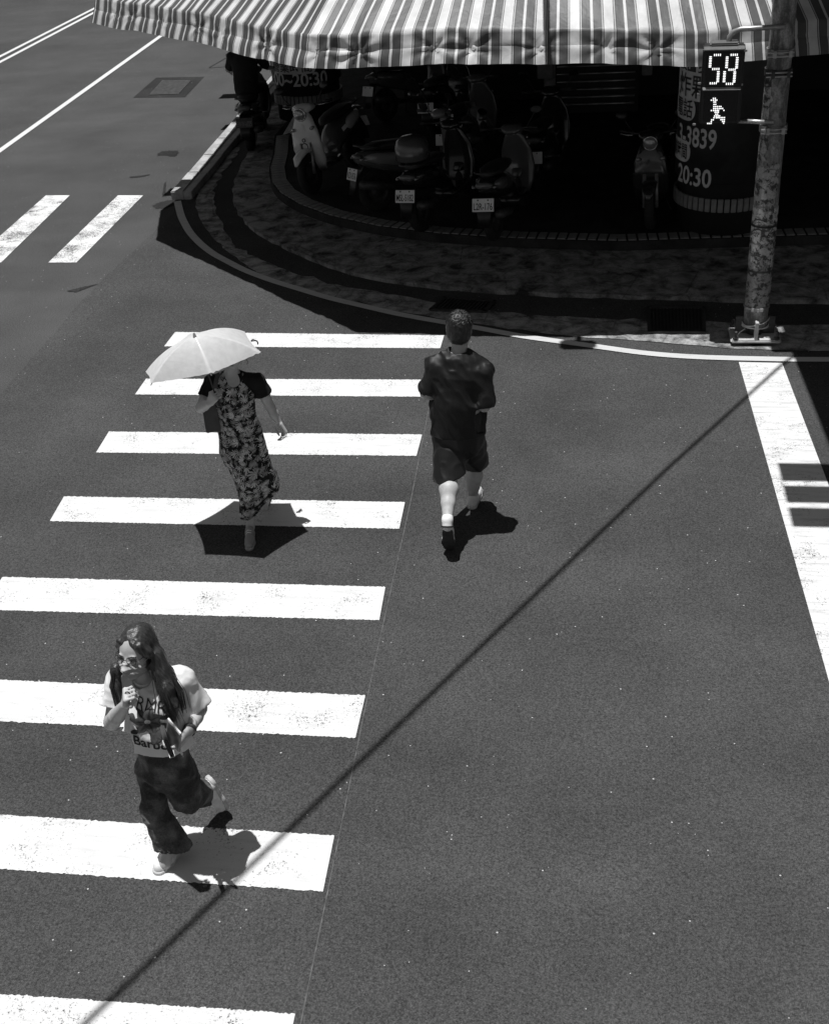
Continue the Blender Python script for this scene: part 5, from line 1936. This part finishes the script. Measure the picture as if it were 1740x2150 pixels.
    for ox, oy, a, L, w in ((-.045, -.055, 3.5, .06, .014), (-.02, -.06, 2.6, .05, .012), (.02, -.125, 1.2, .085, .024), (.03, -.12, .8, .075, .016), (.055, .02, .2, .06, .013), (.05, -.015, -.3, .06, .016), (-.06, .01, 2.9, .05, .02)):
        place(rotated(petal(L, w), a, ox, oy), 310, 1516, 0, M_INK if w < .02 else M_INK2, .0038)
    bm = bmesh.new()
    strip(bm, [(-.004, -.05), (.006, -.08), (.016, -.13)], [(.002, -.05), (.012, -.08), (.021, -.13)], 0); place(bm, 310, 1516, 0, M_INK, .0036)
    # jeans
    J = Field(*bounds([hipR, hipL, knR, knL, anR, anL, gy(340, 1575, Y0)], 0.17), 0.006)
    J.chain([gy(338, 1572, Y0 + .01), gy(348, 1605, Y0 + .02)], [0.150, 0.150], 0.04, flat=(ax, .74))
    J.chain([hipR + (.026, 0, 0), gy(322, 1652, Y0), knR + (.008, 0, 0), gy(345, 1735, 4.22), anR + (0.02, .02, -.03)], [0.086, 0.070, 0.066, 0.064, 0.082], 0.014)
    J.chain([hipL, gy(386, 1648, Y0 + .01), knL], [0.092, 0.082, 0.072], 0.014)
    J.chain([knL, lerp(knL, anL, .5), anL + unit(anL - knL) * -.01], [0.074, 0.064, 0.062], 0.010)
    dR = unit(anR - knR); dL = unit(anL - knL)
    J.waves(0.015, [(30, .9), (24, .9)], 51, True)
    J.waves(0.005, [(70, 1), (90, 1)], 52, True)
    for c0, d, r in ((anR + (0, 0, -.005), unit((-.05, -.40, -1)), 0.070), (anL, dL, 0.056)):
        sl, G = J.grid(c0 - .17, c0 + .17)
        J.put(sl, sum((G[i] - c0[i]) * d[i] for i in range(3)), 0, '&')
        J.cone(c0 - d * .10, c0 + d * .06, r - .02, r, 0.0, '-')
    M_DEN = mat_denim()
    J.mesh('jeans', M_DEN, root)
    # trainers
    t = gz(330, 1838); h = t + unit(gz(360, 1800) - t) * .26
    shoe(root, h, t, (0, 0, 1), 1.0, M_SHOE, M_SOLE, 1.05)
    hl, tl_ = gy(444, 1632, Y0 + .28), gy(479, 1696, Y0 + .33)
    ln = np.linalg.norm(tl_ - hl)
    shoe(root, hl - (tl_ - hl) * .02, hl + (tl_ - hl) / ln * .27, (-.4, -.5, -.55), 1.0, M_SHOE, M_SOLE, 1.05)
    # wrist band
    dv = unit(wrL - elL)
    bm = bmesh.new(); tube(bm, [wrL - dv * .030, wrL - dv * .008], [.034, .033], 18, cap=False)
    wparent(bm_obj('wrist_band', bm, plain('band', 0.07, .6), None, True), root)
    bm = bmesh.new()
    rc = wrR + unit((0.25, -.22, .9)) * .098 + unit((.75, .35, -.25)) * .012
    tube(bm, [rc + np.array((.012 * math.cos(a), -.004, .012 * math.sin(a))) for a in np.linspace(0, 6.283, 14)], .003, 6, cap=False)
    wparent(bm_obj('ring', bm, M_EYE, None), root)
    # what she holds: a dark wallet, a notebook and a pen
    c = gy(352, 1556, Y0 - .21)
    def slab(name, label, cat, c, s, f, mat, mat2=None, n=None):
        t_ = empty(name, c, label, cat)
        Rm = Matrix([list(v) for v in f]).transposed()
        bm = bmesh.new(); box(bm, (0, 0, 0), s, Rm, bevel=min(s) * .3); bm_obj('cover', bm, mat, t_)
        if mat2:
            bm = bmesh.new(); box(bm, Rm @ Vector((-.004, 0, .004)), (s[0] * 1.0, s[1] * .6, s[2] * 1.0), Rm); bm_obj('pages', bm, mat2, t_)
        return t_
    fw = np.array([unit((0.45, -.85, -.25)), unit((.85, .45, .1)), (0, 0, 1.0)])
    fw[2] = unit(np.cross(fw[0], fw[1])); fw[1] = np.cross(fw[2], fw[0])
    w_ = slab('wallet', 'black leather wallet held in front of the printed t-shirt', 'wallet', gy(351, 1556, Y0 - .19), (.10, .022, .155), fw, plain('black_leather', .015, .25, .3, 20))
    bm = bmesh.new(); box(bm, Vector(fw[0] * .03 - fw[1] * .0 - fw[2] * .07), (.045, .026, .006), Matrix([list(v) for v in fw]).transposed()); bm_obj('clasp', bm, M_STEEL, w_)
    fn = np.array([unit((0.75, -.6, -.35)), unit((.6, .8, .0)), (0, 0, 1.0)])
    fn[2] = unit(np.cross(fn[0], fn[1])); fn[1] = np.cross(fn[2], fn[0])
    slab('notebook', 'slim notebook with white page edge held beside the wallet', 'notebook', gy(366, 1545, Y0 - .17), (.105, .014, .16), fn, plain('note_cover', .20, .4, .4, 30), M_SHOE)
    pn = empty('pen', gy(379, 1572, Y0 - .165), 'short shiny pen poking down from the woman\'s fingers', 'pen')
    a = np.array((-.012, 0, .03)); b_ = np.array((.012, -.01, -.045))
    bm = bmesh.new(); tube(bm, [a, lerp(a, b_, .8)], .0055, 8); bm_obj('barrel', bm, M_WHITE, pn, True)
    bm = bmesh.new(); tube(bm, [lerp(a, b_, .8), b_], [.005, .001], 8); bm_obj('tip', bm, M_STEEL, pn, True)


build_man()
build_woman()
build_girl()
# ------------------------------------------------------------------ scooters
def loft(bm, secs, n=20, cap=True, mi=0):
    """secs = (centre, half width, half height, power, tilt about x) of superellipse sections facing +y"""
    rings = []
    for c, w, h, p, tl in secs:
        ring = []
        for k in range(n):
            a = 2 * math.pi * k / n
            ca, sa = math.cos(a), math.sin(a)
            x = w * math.copysign(abs(ca) ** (2 / p), ca); z = h * math.copysign(abs(sa) ** (2 / p), sa)
            ring.append(bm.verts.new((c[0] + x, c[1] - z * math.sin(tl), c[2] + z * math.cos(tl))))
        rings.append(ring)
    for A, B in zip(rings, rings[1:]):
        for k in range(n):
            bm.faces.new((A[k], B[k], B[(k + 1) % n], A[(k + 1) % n])).material_index = mi
    if cap:
        bm.faces.new(rings[0]); bm.faces.new(rings[-1][::-1])
    bmesh.ops.recalc_face_normals(bm, faces=bm.faces[:])


def gloss(name, v):
    m, nt, b = new_mat(name)
    co = coords(nt)
    nt.links.new(maprange(nt, noise(nt, co, 3.0, 3.0), .3, .7, v * .85, v * 1.1), b.inputs['Base Color'])
    b.inputs['Roughness'].default_value = 0.16
    b.inputs['Coat Weight'].default_value = 0.5
    b.inputs['Coat Roughness'].default_value = 0.08
    return m


G_BLACK, G_DARK, G_GREY, G_WHITE = gloss('black_gloss', .02), gloss('dark_gloss', .085), gloss('grey_gloss', .20), gloss('white_gloss', .62)
M_TYRE = plain('tyre_rubber', 0.016, 0.85, 0.3, 25, bmp=.3)
M_SEAT = plain('seat_vinyl', 0.022, 0.5, 0.3, 15, bmp=.2)
M_MIRROR = plain('mirror_glass', 0.75, 0.10, 0.03, 3, metal=1.0)
M_CHROME = plain('chrome', 0.6, 0.15, 0.1, 8, metal=1.0)
M_LAMP = plain('lamp_glass', 0.35, 0.1, 0.3, 20, metal=.5)
M_NUM = plain('plate_white', 0.72, 0.5, 0.06, 12)
M_NUMT = plain('plate_ink', 0.015, 0.6, 0.2, 12)
M_RED = plain('tail_lens', 0.10, 0.15, 0.3, 20)


def scooter(label, group, rear, heading, body=G_DARK, panel=None, plate='ABC-123', plate_mat=None, mirrors='oval', box_=False, windshield=False, graphic=False, lean=4, steer=0.0, helmet=None, sc=1.0):
    """scooter whose rear end stands at rear, pointing along heading (degrees clockwise from +y)"""
    hd = math.radians(heading)
    f = Vector((math.sin(hd), math.cos(hd), 0))
    o = empty('scooter', Vector(rear) + f * 0.9 * sc, label, 'scooter', group, rz=-hd)
    o.rotation_euler = (0, math.radians(-lean), -hd)
    o.scale = (sc, sc, sc)
    panel = panel or body
    bm = bmesh.new()
    loft(bm, [((0, -.86, .70), .05, .05, 2.4, -.2), ((0, -.78, .68), .11, .09, 2.4, -.1), ((0, -.55, .62), .165, .13, 2.6, 0), ((0, -.25, .56), .175, .15, 2.8, 0), ((0, -.05, .47), .15, .16, 2.6, .2), ((0, .05, .36), .13, .10, 2.6, .3)])
    loft(bm, [((0, -.02, .27), .14, .05, 3, 0), ((0, .25, .26), .15, .035, 3.5, 0), ((0, .42, .28), .14, .04, 3, .2)])
    bm_obj('body', bm, body, o, True)
    for sx_ in (-1, 1):                      # raised tail panels
        bm = bmesh.new()
        loft(bm, [((sx_ * .075, -.80, .69), .03, .03, 2.2, 0), ((sx_ * .13, -.62, .665), .045, .07, 2.4, 0), ((sx_ * .145, -.38, .62), .045, .085, 2.4, 0), ((sx_ * .13, -.15, .57), .03, .04, 2.2, 0)], 14)
        bm_obj('side_panel', bm, panel, o, True)
    bm = bmesh.new()
    loft(bm, [((0, -.74, .795), .07, .025, 2.4, 0), ((0, -.55, .80), .135, .05, 2.6, 0), ((0, -.25, .775), .14, .055, 2.6, 0), ((0, -.02, .755), .10, .05, 2.4, .2), ((0, .06, .73), .05, .03, 2.2, .5)])
    bm_obj('seat', bm, M_SEAT, o, True)
    bm = bmesh.new()                          # leg shield
    loft(bm, [((0, .46, .26), .15, .03, 3, .3), ((0, .50, .38), .20, .035, 3, 1.2), ((0, .54, .55), .215, .04, 2.8, 1.35), ((0, .53, .75), .19, .045, 2.6, 1.45), ((0, .49, .92), .12, .05, 2.4, 1.5), ((0, .46, 1.0), .05, .03, 2.2, 1.5)])
    bm_obj('leg_shield', bm, panel, o, True)
    if graphic:
        bm = bmesh.new()
        pts = [(0, .86), (.085, .68), (.10, .55), (.05, .40), (0, .36), (-.05, .40), (-.10, .55), (-.085, .68)]
        f_ = bm.faces.new([bm.verts.new((x, .612 - abs(x) * .25 - max(0, z - .6) * .18, z)) for x, z in pts])
        r_ = bmesh.ops.inset_region(bm, faces=[f_], thickness=.014, depth=.002)
        for ff in r_['faces']: ff.material_index = 1
        ob = bm_obj('front_sticker', bm, [G_WHITE, M_BLACK], o)
        bm = bmesh.new()
        for k, (x, z, r) in enumerate(((0, .58, .045), (.0, .66, .02), (-.03, .48, .02), (.03, .48, .02))):
            tube(bm, [(x + r * math.cos(a), .617 - abs(x) * .25 - max(0, z - .6) * .18, z + r * math.sin(a)) for a in np.linspace(0, 6.283, 16)], .006, 5, cap=False)
        sub(bm_obj('emblem', bm, M_BLACK, None), ob)
    # front wheel group, mudguard, forks
    def wheel(y, x=0):
        bm = bmesh.new()
        prof = [(.155, -.045), (.20, -.055), (.235, -.045), (.25, -.015), (.25, .015), (.235, .045), (.20, .055), (.155, .045)]
        lathe(bm, prof, (x, y, .25), 28, Matrix.Rotation(math.radians(90), 4, 'Y'), cap=False)
        w_ = bm_obj('wheel', bm, M_TYRE, o, True)
        bm = bmesh.new()
        lathe(bm, [(.0, .03), (.05, .035), (.06, .015), (.145, .012), (.158, .04), (.158, -.04), (.145, -.012), (.06, -.015), (.05, -.035), (0, -.03)], (x, y, .25), 24, Matrix.Rotation(math.radians(90), 4, 'Y'), cap=False)
        r_ = bm_obj('rim', bm, M_DSTEEL, None, True); r_.parent = w_
    wheel(-.62); wheel(.66)
    bm = bmesh.new()
    loft(bm, [((0, .42, .44), .05, .02, 2.4, .6), ((0, .52, .52), .085, .025, 2.4, .3), ((0, .68, .545), .085, .028, 2.4, 0), ((0, .84, .50), .07, .022, 2.4, -.5), ((0, .93, .42), .02, .012, 2.2, -.9)], 16)
    bm_obj('front_mudguard', bm, panel, o, True)
    for sx_ in (-1, 1):
        bm = bmesh.new(); tube(bm, [(sx_ * .07, .66, .25), (sx_ * .07, .57, .62)], .022, 8); bm_obj('fork', bm, M_STEEL, o, True)
    bm = bmesh.new()                         # handlebar cowl
    loft(bm, [((0, .30, 1.0), .05, .03, 2.2, 0), ((0, .38, 1.02), .15, .055, 2.4, 0), ((0, .48, 1.02), .14, .06, 2.4, 0), ((0, .55, 1.0), .06, .04, 2.2, 0)], 18)
    bm_obj('handlebar_cowl', bm, panel, o, True)
    bm = bmesh.new(); tube(bm, [(-.34, .30, 1.05), (-.2, .37, 1.04), (0, .40, 1.03), (.2, .37, 1.04), (.34, .30, 1.05)], .012, 8); bm_obj('handlebar', bm, M_DSTEEL, o, True)
    for sx_ in (-1, 1):
        bm = bmesh.new(); tube(bm, [(sx_ * .24, .345, 1.045), (sx_ * .36, .29, 1.052)], .018, 10); bm_obj('grip', bm, M_BLACK, o, True)
        bm = bmesh.new(); tube(bm, [(sx_ * .2, .41, 1.03), (sx_ * .27, .40, 1.03), (sx_ * .35, .345, 1.035)], .006, 6); bm_obj('brake_lever', bm, M_CHROME, o, True)
        bm = bmesh.new()
        tube(bm, [(sx_ * .2, .37, 1.05), (sx_ * .26, .40, 1.14), (sx_ * .31, .37, 1.22)], .006, 6)
        Rm = Matrix.Rotation(.35, 4, 'X') @ Matrix.Rotation(sx_ * .2, 4, 'Z')
        if mirrors == 'oval':
            lathe(bm, [(.0, -.02), (.045, -.017), (.062, 0), (.058, .006)], (0, 0, 0), 18, Matrix.Translation((sx_ * .33, .37, 1.25)) @ Rm @ Matrix.Diagonal((1.15, 1, .8, 1)) @ Matrix.Rotation(math.radians(90), 4, 'X'), cap=False)
        else:
            vs = box(bm, (0, 0, 0), (.13, .022, .085), bevel=.008)
            bmesh.ops.transform(bm, matrix=Matrix.Translation((sx_ * .33, .37, 1.25)) @ Rm, verts=[v for v in bm.verts if v.co.length < .09])
        mr = bm_obj('mirror', bm, M_BLACK, o, True)
        bm = bmesh.new()
        if mirrors == 'oval':
            bm.faces.new([bm.verts.new(Matrix.Translation((sx_ * .33, .37, 1.25)) @ Rm @ Vector((.062 * math.cos(a), -.009, .046 * math.sin(a)))) for a in np.linspace(0, 6.283, 18, endpoint=False)])
        else:
            bm.faces.new([bm.verts.new(Matrix.Translation((sx_ * .33, .37, 1.25)) @ Rm @ Vector((x, -.0125, z))) for x, z in ((-.058, -.036), (.058, -.036), (.058, .036), (-.058, .036))])
        g_ = bm_obj('glass', bm, M_MIRROR, None); g_.parent = mr
    bm = bmesh.new(); lathe(bm, [(.0, .03), (.04, .026), (.068, .01), (.075, -.01)], (0, .565, .965), 22, Matrix.Rotation(math.radians(-98), 4, 'X'), cap=False)
    hl = bm_obj('headlight', bm, M_LAMP, o, True)
    bm = bmesh.new(); tube(bm, [(.078 * math.cos(a), .558 + .01 * math.sin(a), .965 + .078 * math.sin(a)) for a in np.linspace(0, 6.283, 24)], .009, 6, cap=False)
    r_ = bm_obj('rim', bm, M_CHROME, None, True); r_.parent = hl
    for sx_ in (-1, 1):
        bm = bmesh.new(); loft(bm, [((sx_ * .15, .56, .80), .02, .015, 2.2, 0), ((sx_ * .135, .585, .79), .03, .02, 2.2, 0)], 10); bm_obj('turn_signal', bm, M_LAMP, o, True)
    # rear end
    bm = bmesh.new(); loft(bm, [((0, -.885, .71), .06, .02, 2.4, 0), ((0, -.86, .71), .10, .035, 2.6, 0), ((0, -.80, .70), .115, .045, 2.6, 0)], 16); bm_obj('tail_light', bm, M_RED, o, True)
    for sx_ in (-1, 1):
        bm = bmesh.new(); loft(bm, [((sx_ * .125, -.86, .69), .012, .010, 2.2, 0), ((sx_ * .125, -.82, .69), .03, .02, 2.2, 0)], 10); bm_obj('turn_signal', bm, M_LAMP, o, True)
    bm = bmesh.new(); tube(bm, [(-.12, -.55, .80), (-.13, -.74, .83), (-.06, -.83, .84), (.06, -.83, .84), (.13, -.74, .83), (.12, -.55, .80)], .012, 8); bm_obj('grab_rail', bm, M_DSTEEL if body is not G_WHITE else M_CHROME, o, True)
    bm = bmesh.new(); loft(bm, [((0, -.80, .60), .09, .012, 3, -.5), ((0, -.93, .42), .085, .012, 3, -1.0), ((0, -.98, .27), .07, .012, 3, -1.2)], 12); bm_obj('rear_mudguard', bm, M_BLACK, o, True)
    Rp = Matrix.Translation((0, -.935, .515)) @ Matrix.Rotation(math.radians(-18), 4, 'X')
    bm = bmesh.new()
    vs = box(bm, (0, 0, 0), (.255, .006, .145), bevel=.002); bmesh.ops.transform(bm, matrix=Rp, verts=bm.verts[:])
    pl_ = bm_obj('number_plate', bm, plate_mat or M_NUM, o)
    if plate:
        bm = fit_text(plate, .225, .078, .012)
        for v in bm.verts: v.co = Rp @ Vector((v.co.x, -.0045, v.co.y - .016))
        l_ = bm_obj('lettering', bm, M_NUMT if plate_mat is None else M_GREY, None); l_.parent = pl_
    for sx_ in (-.06, .06):
        bm = bmesh.new(); lathe(bm, [(.009, 0), (.009, .006), (.004, .009)], (0, 0, 0), 8, Rp @ Matrix.Translation((sx_, -.003, .054)) @ Matrix.Rotation(math.radians(90), 4, 'X')); b_ = bm_obj('bolt', bm, M_BLACK, None); b_.parent = pl_
    bm = bmesh.new(); tube(bm, [(.12, -.2, .25), (.15, -.4, .27), (.17, -.55, .32), (.18, -.92, .40)], [.02, .035, .05, .055], 12); bm_obj('exhaust', bm, M_DSTEEL, o, True)
    bm = bmesh.new(); tube(bm, [(-.07, -.1, .25), (-.18, -.05, .03), (-.2, .02, .012)], .011, 6); bm_obj('stand', bm, M_DSTEEL, o, True)
    if box_:
        bm = bmesh.new()
        lathe(bm, [(.01, .27), (.10, .262), (.17, .22), (.20, .15), (.205, .09), (.205, .0), (.17, -.02)], (0, -.62, .88), 26, cap=True)
        bm_obj('top_case', bm, box_, o, True)
    if windshield:
        bm = bmesh.new()
        loft(bm, [((0, .60, 1.06), .16, .012, 3, 1.2), ((0, .57, 1.22), .20, .012, 3, 1.3), ((0, .50, 1.44), .19, .012, 3, 1.2), ((0, .46, 1.54), .12, .010, 3, 1.2)], 16)
        bm_obj('windshield', bm, windshield, o, True)
    return o


GR = 'scooters parked in the shade under the awning'
FZ = 0.16
# plates seen from the footbridge give the rear ends
def rear_at(px, py, heading, zp=0.515, sc=1.0, floor=FZ):
    g = gz(px, py, floor + zp * sc)
    hd = math.radians(heading)
    return (g[0] + math.sin(hd) * .035, g[1] + math.cos(hd) * .035, floor)


scooter('dark scooter with pale tail panel and small white plate, leftmost plate in the shade', GR, rear_at(743, 368, 52), 52, G_DARK, G_GREY, 'NZX-9576', lean=6)
scooter('dark scooter with rounded grey top case, plate reading MSL-5182', GR, rear_at(857, 413, 20), 20, G_BLACK, None, 'MSL-5182', mirrors='rect', box_=gloss('case_grey', .075), lean=5)
scooter('black scooter with plate reading L2R-176, rightmost of the plates in the shade', GR, rear_at(1020, 431, 12), 12, G_BLACK, G_DARK, 'L2R-176', lean=4)
scooter('white scooter with graphic front shield facing the street corner beside the left pillar', GR, (-3.36, 17.12, FZ), 196, G_DARK, G_WHITE, None, graphic=True, lean=-9, sc=1.05)
scooter('black scooter with round chrome headlight facing the road near the right pillar', GR, gz(1385, 395, FZ), 186, G_BLACK, G_BLACK, None, lean=-3)
scooter('long dark scooter with pale seat edge, behind the scooter with the pale tail panel', GR, gz(785, 262, FZ), 40, G_DARK, G_DARK, None, lean=5)
scooter('black scooter with bright oval mirrors, deepest in the row in front of the back wall', GR, gz(905, 300, FZ), 14, G_BLACK, G_BLACK, None, lean=5)

scooter('black scooter with pale square mirrors, parked right of the one reading L2R-176', GR, gz(1125, 415, FZ), 9, G_BLACK, G_BLACK, None, mirrors='rect', lean=4)
scooter('dark scooter wedged between the top case scooter and the one reading L2R-176', GR, gz(945, 372, FZ), 16, G_DARK, G_DARK, None, lean=5)
# tilted panel on a stalk beside the white scooter
q = [gy(*p, 16.0) for p in ((594, 283), (620, 275), (655, 224), (630, 221))]
t = empty('sign_board', q[1], 'small grey tilted panel on a stalk left of the white scooter', 'sign board')
bm = bmesh.new()
n_ = Vector(np.cross(q[1] - q[0], q[3] - q[0])).normalized() * .018
a_ = [bm.verts.new(Vector(p) + n_) for p in q]; b_ = [bm.verts.new(Vector(p) - n_) for p in q]
bm.faces.new(a_); bm.faces.new(b_[::-1])
for k in range(4): bm.faces.new((a_[k], b_[k], b_[(k + 1) % 4], a_[(k + 1) % 4]))
bmesh.ops.recalc_face_normals(bm, faces=bm.faces[:])
bmesh.ops.bevel(bm, geom=bm.edges[:], offset=.008, segments=2, affect='EDGES')
wparent(bm_obj('panel', bm, plain('panel_film', .24, .3, .5, 9), None), t)
bm = bmesh.new(); e_ = gy(658, 298, 16.05); tube(bm, [q[1] * .6 + q[0] * .4, e_, (e_[0] + .02, e_[1], FZ)], .014, 8); wparent(bm_obj('stalk', bm, M_GREY, None), t)

# ------------------------------------------------------------------ rider pulling away past the corner
rs = scooter('dark scooter ridden away along the kerb, plate reading EWW-6025', None, tuple(gz(514, 257, .515)[:2]) + (0,), -6, G_BLACK, G_DARK, 'EWW-6025', plate_mat=plain('dim_plate', .045, .6, .2, 9), lean=0)


def build_rider(sco):
    base = sco.location.copy()
    hd = -sco.rotation_euler[2]
    f = np.array((math.sin(hd), math.cos(hd), 0)); r = np.array((math.cos(hd), -math.sin(hd), 0)); u = np.array((0, 0, 1.0))
    def L(x, y, z): return np.array(base) + r * x + f * y + u * z
    root = empty('person', L(0, -.3, .8), 'scooter rider in dark t-shirt seen from behind, head under the awning edge', 'person')
    pel = L(0, -.36, .90); chest = L(0, -.24, 1.22); nk = L(0, -.19, 1.42); hc = L(0, -.15, 1.58)
    shL, shR = L(-.19, -.2, 1.34), L(.19, -.2, 1.34)
    elL, elR = L(-.31, -.05, 1.13), L(.31, -.05, 1.13)
    haL, haR = L(-.32, .24, 1.06), L(.32, .24, 1.06)
    knL, knR = L(-.17, .16, .80), L(.17, .16, .80)
    anL, anR = L(-.14, .22, .40), L(.14, .22, .40)
    F = Field(*bounds([pel, hc + (0, 0, .1), elL, elR, haL, haR, knL, knR, anL, anR], .15), .007)
    R = frame_of(f)
    F.chain([pel, chest, nk], [.14, .14, .07], .05, flat=(f, .68)); F.chain([nk, hc], [.055, .05], .02)
    for s_, e, h in ((shL, elL, haL), (shR, elR, haR)):
        F.chain([nk, s_, e, h], [.05, .05, .04, .03], .02)
        hand(F, h, f * .8 + u * -.2, (0, 0, -1), 1.1, 1.0, 1 if s_ is shL else -1)
    for k_, a in ((knL, anL), (knR, anR)): F.chain([pel, k_, a], [.10, .06, .035], .03)
    P = head_shape(F, hc, R, 1.05)
    F.mesh('body', M_SKIN2, root)
    S_ = Field(*bounds([pel, nk, elL, elR], .14), .007)
    S_.chain([pel + (0, 0, -.02), chest, L(0, -.2, 1.36)], [.175, .178, .12], .05, flat=(f, .68)); S_.chain([shL, nk - u * .02, shR], [.068, .065, .068], .04)
    for s_, e in ((shL, elL), (shR, elR)): S_.chain([s_, lerp(s_, e, .75)], [.066, .074], .03)
    S_.waves(.012, [(26, .4), (20, .4)], 61, True)
    S_.mesh('t_shirt', mat_cloth('dark_tee', .022, .85, wr=.2), root)
    J = Field(*bounds([pel, knL, knR, anL, anR], .15), .008)
    J.chain([pel + (0, 0, -.08), pel], [.17, .17], .04, flat=(f, .8))
    for k_, a, sg in ((knL, anL, -1), (knR, anR, 1)): J.chain([pel + r * sg * .09, k_, a + (0, 0, .06)], [.10, .078, .06], .03)
    J.mesh('trousers', mat_cloth('dark_trousers', .018, .8), root)
    H = Field(*bounds([hc], .2), .007)
    H.ball(P(0, -.005, .04), (.118, .135, .125), .02, rot=R); H.plane(P(0, 0, -.055), -R[2] + R[1] * .25)
    H.mesh('helmet', G_BLACK, root)
    for a in (anL, anR):
        h = a + (0, 0, -.10) - f * .06
        shoe(root, h, h + f * .27, (0, 0, 1), 1.0, M_BLACK, M_SOLE_D, lace=False)


build_rider(rs)
